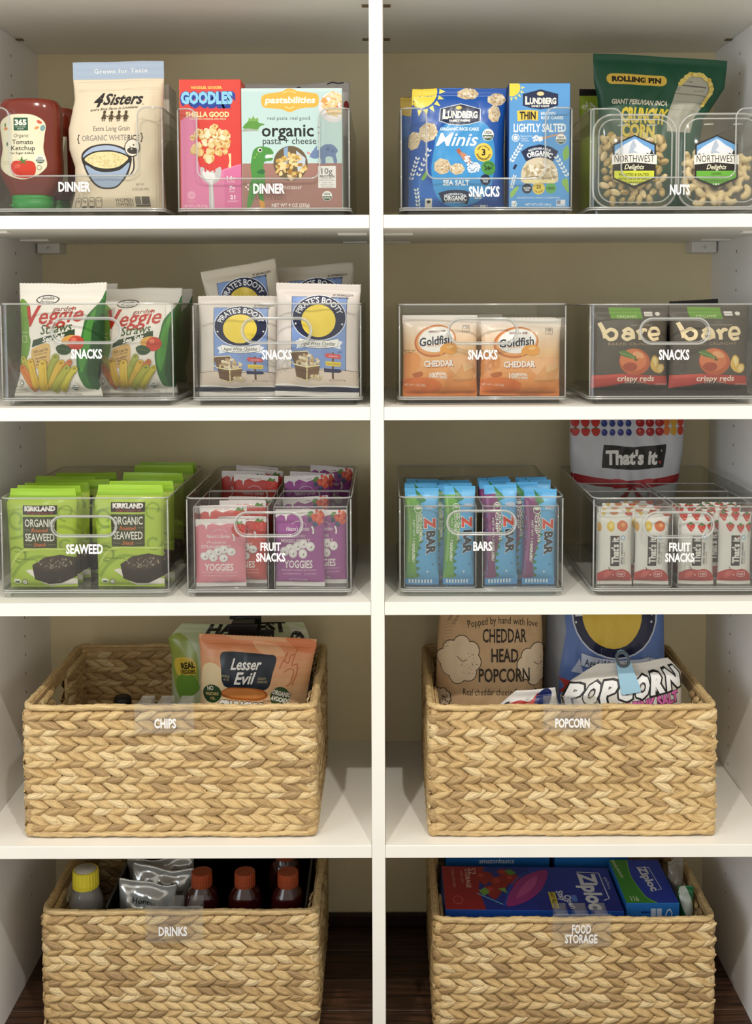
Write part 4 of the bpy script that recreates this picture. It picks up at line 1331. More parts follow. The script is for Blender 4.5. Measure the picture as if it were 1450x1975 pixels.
# ---- nut bin
ZD = BINS['D']['z']
corn = []
rnd = random.Random(21)
for k in range(40):
    t = k / 39
    a = math.radians(-150 + 175 * t)
    corn += [El(rnd.choice(['#e9cf6a', '#f2dc86', '#d9b84e']), 1340 + 34 * math.cos(a) + rnd.uniform(-2, 2), 176 + 42 * math.sin(a) + rnd.uniform(-2, 2), 4.6, 4, rnd.uniform(0, 90), 10)]
big = []
for k in range(60):
    big += [El(rnd.choice(['#e2c74a', '#efd96e', '#caa93a', '#f3e38e']), rnd.uniform(1165, 1300), rnd.uniform(262, 330), rnd.uniform(7, 12), rnd.uniform(6, 9), rnd.uniform(0, 180), 12)]
pouch('corn_snack_bag', (1146, 102, 1398, 396), 0.165, 'green corn snack bag towering behind the nut tubs', 'bag', '#175439', [
    ('front_print', [R('#175439', 1146, 102, 1398, 396)]),
    ('brand_plaque', [R('#e6c04c', 1169, 141, 1284, 162, 10), T('#14110a', 'ROLLING PIN', 1226.5, 151.5, 9.5, 94, b=0.06)]),
    ('lettering', [T('#f0e6cf', 'GIANT PERUVIAN INCA', 1235, 196, 9, 122, b=0.03, sh=0.04), T('#ecd23f', 'CRUNCHY', 1250, 222, 27, 108, b=0.05), T('#ecd23f', 'CORN', 1238, 252, 24, 80, b=0.05)]),
    ('window_picture', [Po('#b9b7a6', *[(1340 + 35 * math.cos(a), 172 + 42 * math.sin(a)) for a in np.linspace(PI, 2 * PI, 14)], (1374, 196), (1366, 250), (1308, 250), (1304, 200)), Ln('#6f6c60', [(1309, 157), (1362, 160)], 3), Ln('#7b786c', [(1305, 174), (1368, 177)], 1.6), Ln('#9a978a', [(1305, 190), (1368, 192)], 0.8), Ln('#9a978a', [(1306, 206), (1366, 208)], 0.8), T('#5d5a50', 'size 1oz', 1322, 149, 5, 22), T('#5d5a50', '27', 1309, 165, 6, 8), T('#77746a', 'protein', 1352, 167, 4, 18)] + corn),
    ('corn_picture', big),
], z0=ZD, thick=0.05, style='standup', seal=(0, 0.05), roll=3.2, sil=[(0, 10, -34), (0.4, 14, -36), (0.62, 12, -32), (0.72, 9, -14), (0.83, 0, 4), (1, -3, 4)], wrinkle=0.0022, rough=0.38, seed=12, zig=False, top_wave=0.0015)
pouch('lime_snack_bag', (1120, 167, 1222, 392), 0.222, 'lime snack bag with black top edge, behind the corn bag', 'bag', '#9ab32f', [('top_band', [R('#15130f', 1110, 160, 1230, 180)]), ('window_picture', [Sc(['#d8dfa0', '#c2cf6a', '#eef0d8'], 1136, 202, 12, 8, 26, 3.4, 3)])], z0=ZD, thick=0.04, style='standup', seal=(0, 0.05), wrinkle=0.002, seed=13)

def nut_shapes():
    """four curved cashews and four split pistachios"""
    C, Pn = [], []
    for k in range(4):
        rnd = random.Random(40 + k)
        pts = [(0.0085 * math.cos(t), 0, 0.0085 * math.sin(t) - 0.004) for t in np.linspace(math.radians(15 - 5 * k), math.radians(170), 9)]
        me = tube_me('cashew', pts, 0.0048, 8, False, lambda u, a: 0.0050 * (0.35 + 0.75 * math.sin(PI * (0.08 + 0.84 * u)) ** 0.6) * (1.15 - 0.3 * u))
        me.materials.append(mat('#e3cd9d', 0.5, var=0.12, scale=120))
        C.append(me)
        v, f = [], []
        for i in range(9):
            th = PI * i / 8
            for j in range(12):
                ph = 2 * PI * j / 12
                r = 0.0055 * (0.9 + 0.1 * math.cos(th))
                x, y, z = 0.0085 * math.cos(th), r * math.sin(th) * math.cos(ph), r * math.sin(th) * math.sin(ph)
                if abs(ph - PI / 2) < 0.3 and th > 0.8:
                    z *= 0.55
                v.append((x, y, z))
        for i in range(8):
            for j in range(12):
                l = (j + 1) % 12
                f.append((i * 12 + j, i * 12 + l, i * 12 + 12 + l, i * 12 + 12 + j))
        me = mesh_np('pistachio', v, f, True)
        me.materials.append(mat(['#c9b07a', '#b89f66', '#d6c193', '#a8945a'][k], 0.5, var=0.2, scale=150))
        Pn.append(me)
    return C, Pn

CASH, PIST = nut_shapes()

def tub(x0, x1, y0, y1, Y, label, cap_col, txt, kind, lx):
    s = pxs(Y)
    xc = (x0 + x1) / 2
    A = at(xc, y0, Y)
    W = (x1 - x0) * s
    H = A.z - ZD
    D = 0.062
    root = empty('nut_tub', (A.x, Y, ZD), label, 'tub', 'clear tubs in the nut bin')
    def ring(ins, y, r):
        return [(x, y, z) for x, z in rrect(-W / 2 + ins, W / 2 - ins, ins, H - ins, r, 6)]
    def loft(name, rings, m):
        vs, fs = [], []
        n = len(rings[0])
        for R_ in rings:
            vs += R_
        for i in range(len(rings) - 1):
            for k in range(n):
                l = (k + 1) % n
                fs.append((i * n + k, i * n + l, (i + 1) * n + l, (i + 1) * n + k))
        fs.append(tuple((len(rings) - 1) * n + k for k in range(n)))
        return link(name, mesh_np(name, vs, fs, True), m, root)
    loft('tub_body', [ring(0.001, 0.008, 0.026), ring(0.004, 0.014, 0.024), ring(0.008, D - 0.01, 0.022), ring(0.013, D, 0.018)], M_TUB)
    loft('lid', [ring(0.0, 0.0085, 0.027), ring(0.0, 0.004, 0.027), ring(0.006, 0.003, 0.023), ring(0.0085, 0.0, 0.021)], M_TUB)
    link('lid_rim', tube_me('lid_rim', ring(0.001, 0.005, 0.027), 0.0016, 8, True), M_TUBRIM, root)
    link('lid_ridge', tube_me('lid_ridge', ring(0.0085, 0.0005, 0.021), 0.0011, 8, True), M_TUBRIM, root)
    for kx in (-0.026, 0.016):
        link('lid_tab', tube_me('lid_tab', [(kx, -0.0004, H - 0.017), (kx + 0.014, -0.0004, H - 0.0165)], 0.0012, 6), M_TUBRIM, root)
    # label hexagon
    q = lambda dx, dy: (lx + dx, 310 + dy)
    zof = lambda py: H + (y0 - py) * s
    rect = (lx - 48, 250, lx + 48, 368)
    G = [[((rect[0] - xc) * s, -0.0004, zof(rect[1])), ((rect[2] - xc) * s, -0.0004, zof(rect[1]))], [((rect[0] - xc) * s, -0.0004, zof(rect[3])), ((rect[2] - xc) * s, -0.0004, zof(rect[3]))]]
    sh = Sheet(rect, G, None)
    mt = [q(-37, -20), q(-25, -29), q(-17, -34), q(-8, -39), q(-2, -43), q(4, -42), q(10, -37), q(18, -31), q(26, -27), q(37, -18)]
    tr = [q(-37, -12)]
    rnd = random.Random(3)
    for k in range(19):
        x = -37 + 74 * k / 18
        tr += [q(x, -13 - (10 if x > 22 else 4) * rnd.uniform(0.3, 1.2) * (1 if k % 2 else 0.1))]
    tr += [q(37, -12)]
    sh.art('label', root, [Po('#2a2520', q(0, -51), q(41, -33), q(41, 32), q(0, 51), q(-41, 32), q(-41, -33)), Po('#6fa8dc', q(0, -48), q(38, -31), q(38, -12), q(-38, -12), q(-38, -31)),
                           Po('#e9edf3', *mt, q(37, -12), q(-37, -12)), Po('#b9c6d6', q(-2, -43), q(4, -30), q(-2, -22), q(8, -16), q(-12, -14), q(-8, -30)), Po('#2a2520', *tr, q(37, -8), q(-37, -8)),
                           R('#2a2520', lx - 38, 299, lx + 38, 330), Po('#f3f0e6', q(-43, -13), q(0, -17), q(43, -13), q(43, 5), q(0, 1), q(-43, 5)), Po(cap_col, q(-38, 17), q(38, 17), q(38, 30), q(0, 45), q(-38, 30))], 0.45)
    sh.art('label_lettering', root, [T('#2f2a24', 'NORTHWEST', lx, 304, 13, 76, b=0.0), T('#f3f0d0', 'Delights', lx, 319.5, 9, 38, b=0.015, sh=0.35)] + [T('#2f3a1a', t, lx, yy, h_, w_, b=0.015) for (t, yy, h_, w_) in txt] + [El('#e8e6dc', lx - 5, 352, 1.5), El('#e8e6dc', lx, 352, 2), El('#e8e6dc', lx + 5, 352, 1.5)], 0.45)
    # the nuts
    rnd = random.Random(kind == 'pistachio')
    meshes = PIST if kind == 'pistachio' else CASH
    lab = 'shelled roasted pistachio lying in its clear tub' if kind == 'pistachio' else 'pale curved cashew lying in its clear tub'
    lab = 'roasted pistachio in its shell heaped in the clear tub' if kind == 'pistachio' else lab
    fill = 0.80 if kind == 'pistachio' else 0.56
    nz = 0
    z = 0.0125
    row = 0
    while z < H * fill:
        y = 0.012
        ly = 0
        while y < 0.030:
            x = -W / 2 + 0.018 + (0.005 if (row + ly) % 2 else 0)
            while x < W / 2 - 0.017:
                edge = 0.012 if z < 0.02 else 0
                if abs(x) < W / 2 - 0.017 - edge and (ly == 0 or z > H * fill - 0.03):
                    o = bpy.data.objects.new(kind, rnd.choice(meshes))
                    COL.objects.link(o)
                    o.location = (A.x + x + rnd.uniform(-0.0015, 0.0015), Y + y + rnd.uniform(-0.0012, 0.0012), ZD + z + rnd.uniform(-0.0015, 0.0015))
                    o.rotation_euler = (rnd.uniform(0, 6.28), rnd.uniform(0, 6.28), rnd.uniform(0, 6.28)) if kind == 'pistachio' else (rnd.uniform(-0.7, 0.7), rnd.uniform(0, 6.28), rnd.uniform(-0.6, 0.6))
                    tag(o, lab, 'nut', 'pistachios in the tub' if kind == 'pistachio' else 'cashews in the tub')
                x += 0.0135 if kind == 'pistachio' else 0.0155
            y += 0.0115
            ly += 1
        z += 0.0108 if kind == 'pistachio' else 0.0125
        row += 1
    return root

tub(1145, 1307, 219, 402, 0.037, 'clear tub of pistachios with yellow-green hexagon label', '#d9df3c', [('ROASTED & SALTED', 334, 4.6, 57), ('PISTACHIOS IN SHELL', 342.5, 4.6, 60), ('NET WT 8 OZ (227g)', 349, 3, 42)], 'pistachio', 1224)
tub(1311, 1474, 217, 402, 0.037, 'clear tub of cashews with green hexagon label', '#6fb83f', [('CASHEWS', 332.5, 4, 20), ('UNSALTED', 339, 4, 44), ('DRY ROASTED & SALTED', 345, 3.4, 48)], 'cashew', 1383)

# ------------------------------------------------------------------ second row: chip and cracker bags
ZE, ZF, ZG, ZH = (BINS[k]['z'] for k in 'EFGH')
V_REF = (18, 545, 198, 769)
def straw(c, d, x0, y0, x1, y1, wd=15):
    return [Ln(d, [(x0, y0), (x1, y1)], wd + 1.6), El(d, x0, y0, wd / 2 + 0.8), Ln(c, [(x0, y0), (x1, y1)], wd), El(c, x0, y0, wd / 2, wd / 2), Ln(d, [(x0 + wd * .22, y0 + 6), (x1 + wd * .22, y1)], 1), El(d, x0, y0 - wd * .12, wd * .25, wd * .16)]
veggie = [
    ('front_print', [Bl('#6f9a3a', (18, 585), (36, 583), (45, 600), (42, 640), (46, 660), (40, 690), (18, 700)), Bl('#2f6f2c', (200, 568), (186, 585), (165, 610), (158, 640), (150, 680), (160, 720), (172, 752), (200, 730)), Bl('#4f9638', (182, 596), (168, 618), (160, 650), (156, 690), (168, 720), (174, 690), (176, 640)), Bl('#1f4f20', (176, 640), (184, 620), (198, 612), (200, 740), (180, 742))]),
    ('brand_oval', [El('#2d2b26', 79, 577, 24.5, 9.2), El('#f2eee4', 79, 577, 22, 7.4), T('#2d2b26', 'Sensible', 79, 574, 6, 27, sh=0.3, b=0.01), T('#2d2b26', 'Portions', 79, 581, 6, 29, sh=0.3, b=0.01)]),
    ('lettering', [T('#8a3a24', 'garden', 118, 594, 9, 50, b=0.01, sh=0.3, rot=-3), T('#bf3322', 'V', 54, 609, 37, 34, b=0.03, sh=0.3, rot=-4), T('#bf3322', 'eggie', 112, 606, 31, 94, b=0.014, sh=0.35, rot=-4), T('#3f5a24', 'Straws', 103, 632, 18, 70, b=0.008, sh=0.35, rot=-7)]),
    ('flavour_banner', [Po('#29401f', (52, 656), (80, 649), (110, 643), (143, 634), (143, 646), (112, 652), (84, 659), (50, 670)), T('#f4f2e6', 'Sea Salt', 98, 651, 9, 50, b=0.03, sh=0.3, rot=-11)]),
    ('claim_tag', [Bl('#d6b06c', (50, 676), (62, 668), (80, 662), (92, 666), (95, 690), (90, 708), (66, 712), (54, 700)), T('#4a3a1c', '30% Less Fat', 72, 676, 5.5, 34, b=0.01, rot=-12), T('#4a3a1c', 'than potato chips', 73, 682, 3, 30, rot=-12), T('#4a3a1c', 'No artificial', 74, 690, 3.6, 25, b=0.01, rot=-12), T('#4a3a1c', 'flavors or', 75, 696, 3.6, 20, b=0.01, rot=-12), T('#4a3a1c', 'preservatives', 77, 701, 3.6, 26, b=0.01, rot=-12)]),
    ('vegetable_pictures', [El('#dba24c', 133, 656, 18, 10, -10), El('#c9452e', 146, 662, 17, 15), El('#e2775a', 141, 656, 6, 5), Bl('#2f4a26', (106, 670), (118, 664), (132, 668), (140, 676), (130, 684), (114, 682)), Ln('#5f7f4a', [(110, 672), (124, 674), (136, 677)], 1)]),
    ('straw_pictures', [straw('#b9b44a', '#8f8a2c', 31, 694, 60, 735, 13), straw('#d8823f', '#b05f24', 30, 712, 66, 754), straw('#dcb63e', '#b08a22', 50, 700, 68, 750), straw('#a6aa46', '#7b8030', 107, 690, 88, 740), straw('#d9b545', '#a98826', 120, 702, 94, 752), straw('#cf7a42', '#a85c28', 138, 700, 128, 712, 12), straw('#e0bd44', '#b4922a', 80, 703, 82, 756, 17), straw('#c9bd3e', '#948a2a', 151, 713, 118, 756, 13), straw('#b3b244', '#80822c', 134, 712, 100, 757, 15)]),
    ('small_marks', usda(148.5, 747, 7.5) + [T('#8f8a80', 'NET WT 1 OZ (28g)', 140, 763, 3.2, 36), El('#3a3a36', 32, 741, 4), El('#f2eee4', 32, 741, 3), T('#55524a', 'GLUTEN', 26, 735, 2.6, 14), T('#55524a', 'NON GMO', 26, 748, 2.8, 16), T('#6f6b62', 'POTATO AND', 32, 754, 3.2, 24, rot=-6), T('#6f6b62', 'VEGETABLE SNACK', 34, 759, 3.2, 30, rot=-6), T('#e9f0d8', 'GLUTEN', 30, 641, 2.8, 14), Ln('#e9f0d8', rrect(24, 36, 648, 660, 2), 0.8, closed=True)]),
]
v1, _ = pouch('veggie_straw_bag', (18, 546, 200, 769), 0.038, 'white veggie straw bag, fully visible at the front', 'bag', '#ece6da', veggie, ref=V_REF, z0=ZE, thick=0.05, seal=(0.06, 0.13), sil=[(0, -3, -9), (0.2, 9, -18), (0.5, 14, -3), (0.85, 13, 0), (1, 13, 3)], wrinkle=0.0018, rough=0.5, seed=2, top_wave=0.0016, pinch=0.02)
v2, _ = pouch('veggie_straw_bag', (182, 556, 348, 769), 0.090, 'white veggie straw bag half tucked behind its neighbour', 'bag', '#ece6da', veggie, ref=V_REF, z0=ZE, thick=0.045, seal=(0.06, 0.13), sil=[(0, -3, -9), (0.2, 5, -14), (0.5, 8, -3), (1, 12, 2)], wrinkle=0.0018, rough=0.5, seed=4, top_wave=0.0014, pinch=0.02)
clone(v1, 128, 566, 'white veggie straw bag deeper in the bin behind the front bag', Y=0.145)
clone(v2, 292, 568, 'white veggie straw bag deeper in the bin on the tucked side', Y=0.205)

P_REF = (533, 547, 697, 771)
def puff(letter_y=0):
    return [
    ('front_panel_print', [R('#7f9bd0', 564, 573, 672, 745), Ln('#22284a', [(564, 745), (564, 573), (672, 573), (672, 745)], 1), Bl('#d8c8b8', (528, 722), (550, 712), (600, 716), (640, 713), (680, 720), (702, 722), (702, 752), (640, 746), (600, 751), (560, 746), (528, 752)), Ln('#4a3a30', [(533, 719), (570, 714), (610, 717), (660, 716), (697, 721)], 0.8, True), R('#161f45', 533, 751, 697, 761.5), Ln('#f4f2ec', [(533, 749), (560, 747), (600, 751), (640, 748), (697, 751)], 3, True), R('#ece6df', 533, 761.5, 697, 772)]),
    ('emblem', [El('#e8ebf2', 618, 614, 54, 45), El('#171d40', 618, 614, 52.5, 43.5), El('#efd44e', 617, 620, 34, 32), Arc('#eef0f4', "PIRATE'S BOOTY", 618, 614, 43, 35, 11, 112, 0.02), El('#eef0f4', 572, 626, 1.8), El('#eef0f4', 664, 626, 1.8)]),
    ('flavour_banner', [Po('#eceff4', (570, 661), (583, 656), (586, 668), (594, 671), (573, 675), (576, 669)), Po('#eceff4', (666, 661), (653, 656), (650, 668), (642, 671), (663, 675), (660, 669)), Po('#f3f2ee', (579, 654), (600, 658), (618, 659), (638, 658), (658, 654), (656, 670), (637, 673), (618, 674), (600, 673), (581, 670)), Ln('#2a2c3a', [(579, 654), (600, 658), (618, 659), (638, 658), (658, 654), (656, 670), (637, 673), (618, 674), (600, 673), (581, 670)], 0.7, closed=True), T('#2a2a2e', 'Aged White Cheddar', 618, 664.5, 7, 68, b=0.005), T('#4a4a4e', 'BAKED RICE AND CORN PUFFS', 618, 670.5, 2.2, 34)]),
    ('chest_picture', [Po('#6b4f33', (562, 683), (597, 680), (601, 705), (571, 707)), Ln('#e8dcae', [(571, 707), (562, 700), (561, 686), (566, 682), (597, 680), (600, 692)], 2), Sc(['#cbb48c', '#d9c6a2', '#b89c70', '#e6d8ba'], 596, 699, 24, 12, 46, 4.2, 2), Po('#6a4c30', (571, 706), (596, 711), (596, 738), (575, 731)), Po('#7a5a3a', (596, 711), (621, 707), (618, 726), (596, 738)), Ln('#efe2a8', [(571, 706), (596, 711), (621, 707)], 2.2), Ln('#efe2a8', [(596, 711), (596, 738)], 2), Ln('#efe2a8', [(575, 731), (596, 738), (618, 726)], 1.4), Ln('#4a3320', [(573, 715), (596, 721), (620, 716)], 0.7), Sc(['#e0d0ac', '#cdb98c'], 613, 731, 12, 5, 10, 3.6, 4)]),
    ('signpost_picture', [R('#5b4632', 645, 682, 649, 734), Po('#d4555a', (630, 688), (634, 683), (662, 686), (662, 695), (634, 692)), Po('#e2c64a', (632, 699), (663, 701), (662, 710), (633, 708)), Po('#1b2450', (629, 713), (660, 715), (665, 719), (660, 722), (630, 721)), T('#f3dcdc', 'BAKED', 648, 689.5, 2.8, 18, rot=4), T('#3a3414', 'NO ARTIFICIAL', 648, 705, 2.8, 24, rot=3)]),
    ('small_marks', [T('#3a3a3e', '07 37F34NQ237Y', 664, 569, 4, 40, b=0.01), T('#3a3a3e', 'BEST BEFORE', 658, 574.5, 3, 34), T('#5b524a', 'NET WT 0.5 OZ (14g)', 656, 737, 3.4, 32), T('#22284a', 'SIMPLY', 661, 681, 3, 10)]),
    ]
pk = dict(ref=P_REF, thick=0.036, seal=(0.05, 0.07), rough=0.42)
b1, _ = pouch('cheddar_puff_bag', (377, 571, 540, 771), 0.050, 'cream and blue cheddar puff bag, front one with seams level with the rim', 'bag', '#d9d0c6', puff(), z0=ZF, wrinkle=0.0016, seed=6, top_wave=0.0006, **pk)
b2, _ = pouch('cheddar_puff_bag', (532, 547, 697, 771), 0.036, 'cream and blue cheddar puff bag, front one standing above the rim', 'bag', '#e0d6ce', puff(), z0=ZF, wrinkle=0.0016, seed=7, roll=1.2, top_wave=0.0006, **pk)
pouch('cheddar_puff_bag', (394, 508, 542, 720), 0.12, 'cheddar puff bag at the back, strongly tilted', 'bag', '#d5cbb8', puff(), wrinkle=0.002, seed=8, roll=-10, z0=ZF + 0.012, top_wave=0.0008, **pk)
pouch('cheddar_puff_bag', (530, 511, 686, 722), 0.160, 'cheddar puff bag at the back, slightly tilted', 'bag', '#cfc6b6', puff(), wrinkle=0.002, seed=9, roll=-4, z0=ZF + 0.008, top_wave=0.0012, **pk)

G_REF = (778, 610, 921, 773)
gold = [
    ('front_print', [Gr('#eee9e4', '#eebd84', 776, 610, 923, 690, 10), Gr('#eeb87c', '#df7f34', 776, 690, 923, 773, 8), Bl('#e79a54', (778, 690), (800, 684), (812, 700), (800, 722), (780, 730)), Bl('#f0b988', (860, 700), (900, 690), (922, 700), (922, 735), (880, 728)), Bl('#db7430', (780, 740), (820, 734), (850, 745), (840, 765), (785, 768))]),
    ('brand_oval', [El('#c9713a', 839, 661, 41, 31, -14), El('#e6a468', 840, 660, 38.5, 28, -14), El('#f6f3ee', 841, 658, 35, 24.5, -12), T('#7a2f24', 'PEPPERIDGE FARM', 843, 642, 4, 32, b=0.03, rot=-4), T('#1d2238', 'Goldfish', 840, 660, 16, 64, b=0.025, sh=0.15, rot=-7), T('#d98a3a', 'BAKED', 836, 670, 4, 24, sp_=1.2, rot=-4)]),
    ('cracker_picture', [Bl('#e8a34c', (850, 673), (858, 666), (872, 665), (881, 672), (880, 683), (868, 688), (857, 684), (850, 690), (849, 681)), El('#f2c078', 868, 672, 7, 3.5, -10)]),
    ('lettering', [T('#b5622a', 'CHEDDAR', 847, 706.5, 12, 58, b=0.06, rot=-2), T('#f7f2ea', 'CHEDDAR', 846, 705.5, 11.5, 57, b=0.04, rot=-2), T('#f7efe4', '100', 835, 729, 10, 15, b=0.04), T('#f7efe4', '%', 845, 726, 4, 4), T('#f7efe4', 'REAL', 852, 726, 5.5, 19, b=0.04), T('#f7efe4', 'CHEESE', 852, 733, 4.4, 20, b=0.03), T('#f7e6d2', 'NET WT 1 OZ (28g)', 800, 749, 4, 40), T('#6b5a44', 'BEST BY', 790, 680, 2.8, 22), T('#6b5a44', '12 MAR', 788, 684, 2.8, 14)]),
    ('calorie_box', [Ln('#77706a', rrect(893, 906, 630, 643, 1), 0.8, closed=True), T('#55504c', '130', 899.5, 634, 5, 9, b=0.02), T('#77706a', 'CAL', 899.5, 640, 2.6, 8)]),
    ('cheese_picture', [Po('#e2a566', (872, 738), (893, 706), (918, 712), (914, 736)), Po('#cf8a48', (872, 738), (914, 736), (910, 742), (878, 743)), Po('#edc08c', (893, 706), (918, 712), (896, 722)), El('#e0a066', 884, 734, 5, 3), Bl('#b9652c', (795, 727), (812, 722), (814, 730), (800, 734))]),
]
gk = dict(ref=G_REF, thick=0.034, seal=(0.05, 0.09), rough=0.28)
g1, _ = pouch('cracker_bag', (777, 609, 922, 773), 0.038, 'orange cheddar cracker bag with uncovered logo, beside the left bin wall', 'bag', '#ece7e2', gold, z0=ZG, wrinkle=0.0022, seed=10, **gk)
g1['label'] = 'orange cheddar cracker bag standing straight at the bin front'
g2, _ = pouch('cracker_bag', (928, 614, 1084, 773), 0.038, 'orange cheddar cracker bag leaning slightly at the bin front', 'bag', '#ece7e2', gold, z0=ZG, wrinkle=0.0022, seed=11, roll=1.0, **gk)
for px, yt, src, Y in ((850, 603, g1, 0.092), (853, 600, g1, 0.135), (985, 604, g2, 0.092), (975, 602, g2, 0.135), (915, 598, g1, 0.18)):
    clone(src, px, yt, 'cheddar cracker bag filed behind the two front ones', 'cracker bags behind the front pair', Y=Y).location.x = src.location.x if Y < 0.17 else src.location.x + 0.05

B_REF = (1140, 590, 1291, 771)
def bare_letters():
    c = '#eed9ae'
    L_ = []
    L_ += [Ln(c, [(1153, 624), (1160, 640), (1163, 655)], [8, 9, 8], True), Ln(c, [(1163, 644), (1174, 637), (1184, 643), (1182, 654), (1171, 657), (1164, 650)], 7, True)]
    L_ += [Ln(c, [(1197, 642), (1208, 636), (1216, 642), (1218, 656)], 7, True), Ln(c, [(1216, 648), (1204, 645), (1197, 651), (1204, 657), (1215, 653)], 6.5, True)]
    L_ += [Ln(c, [(1226, 638), (1231, 647), (1232, 658)], 8, True), Ln(c, [(1231, 646), (1239, 638), (1246, 640)], [8, 7, 5], True)]
    L_ += [Ln(c, [(1253, 648), (1270, 646), (1266, 636), (1255, 636), (1250, 647), (1257, 657), (1270, 655)], 6.5, True)]
    return L_
bare = [
    ('front_print', [Po('#b5463c', (1140, 730), (1200, 726), (1250, 729), (1291, 732), (1291, 750), (1250, 748), (1222, 740), (1180, 750), (1140, 757)), Po('#3b352d', (1140, 757), (1180, 751), (1222, 741), (1250, 749), (1291, 751), (1291, 772), (1140, 772)), Po('#c9564a', (1140, 730), (1200, 726), (1200, 732), (1140, 738))]),
    ('organic_tab', [Po('#6f9c3c', (1174, 593), (1236, 594), (1239, 617), (1177, 616)), T('#d9e6b8', 'ORGANIC', 1208, 612, 6, 40, sp_=1.1)]),
    ('small_marks', [R('#d9d6cc', 1243, 602, 1259, 611), T('#5a5a52', 'NON GMO', 1251, 606.5, 2.6, 13), El('#d9d6cc', 1269, 606.5, 5, 4), T('#b9a98c', 'TASTE THE MOMENT', 1235, 629, 2.8, 44), T('#e6c6b4', 'NET WT 0.53 OZ', 1278, 748, 4, 24)]),
    ('brand_letters', bare_letters()),
    ('lettering', [T('#b09a78', '- BAKED CRUNCHY -', 1216, 666, 5, 112, sp_=1.25), T('#f4e9da', 'crispy reds', 1225, 735.5, 11, 74, b=0.015), T('#e6bfae', 'APPLE CHIPS', 1225, 744, 3.6, 44, sp_=1.2)]),
    ('apple_picture', [El('#b9603c', 1221, 702, 31, 27, 12), El('#cf7a4c', 1218, 698, 27, 22, 12), El('#dfa070', 1228, 688, 12, 6, 20), El('#a14a30', 1212, 712, 14, 9), El('#7d6a34', 1223, 698, 4, 2.5), Ln('#3a2c18', [(1224, 699), (1221, 690)], 1.6), Bl('#5f7d3f', (1188, 682), (1200, 679), (1214, 686), (1223, 696), (1210, 694), (1197, 690)), Ln('#9fb87c', [(1190, 683), (1206, 688), (1221, 695)], 0.8)]),
    ('chip_pictures', [Bl('#d9b25c', (1256, 694), (1262, 689), (1270, 696), (1271, 706), (1280, 707), (1284, 716), (1276, 725), (1262, 722), (1253, 710)), Bl('#ecd694', (1258, 697), (1263, 693), (1268, 702), (1264, 712)), El('#ecd28c', 1275, 716, 6, 7, 20)]),
]
hk = dict(ref=B_REF, thick=0.04, seal=(0.07, 0.09), rough=0.5)
h1, _ = pouch('apple_chip_bag', (1143, 590, 1293, 771), 0.040, 'brown apple chip bag with green tab, lapped by its neighbour', 'bag', '#575045', bare, z0=ZH, wrinkle=0.0014, seed=14, **hk)
h2, _ = pouch('apple_chip_bag', (1294, 589, 1449, 772), 0.038, 'brown apple chip bag with green tab, lapping over the other', 'bag', '#575045', bare, z0=ZH, wrinkle=0.0014, seed=15, **hk)
pouch('apple_chip_bag', (1296, 579, 1392, 760), 0.14, 'black apple chip bag behind, serrated top edge showing', 'bag', '#171411', [('edge_print', [R('#0f0d0b', 1296, 579, 1392, 600)])], z0=ZH, thick=0.04, seal=(0.05, 0.07), roll=-3, seed=16)
pouch('apple_chip_bag', (1200, 592, 1330, 755), 0.086, 'plain black chip bag seen through the handle opening', 'bag', '#1b1713', [('edge_print', [R('#120f0c', 1200, 592, 1330, 606)])], z0=ZH, thick=0.04, seal=(0.05, 0.07), seed=17, wrinkle=0.003)

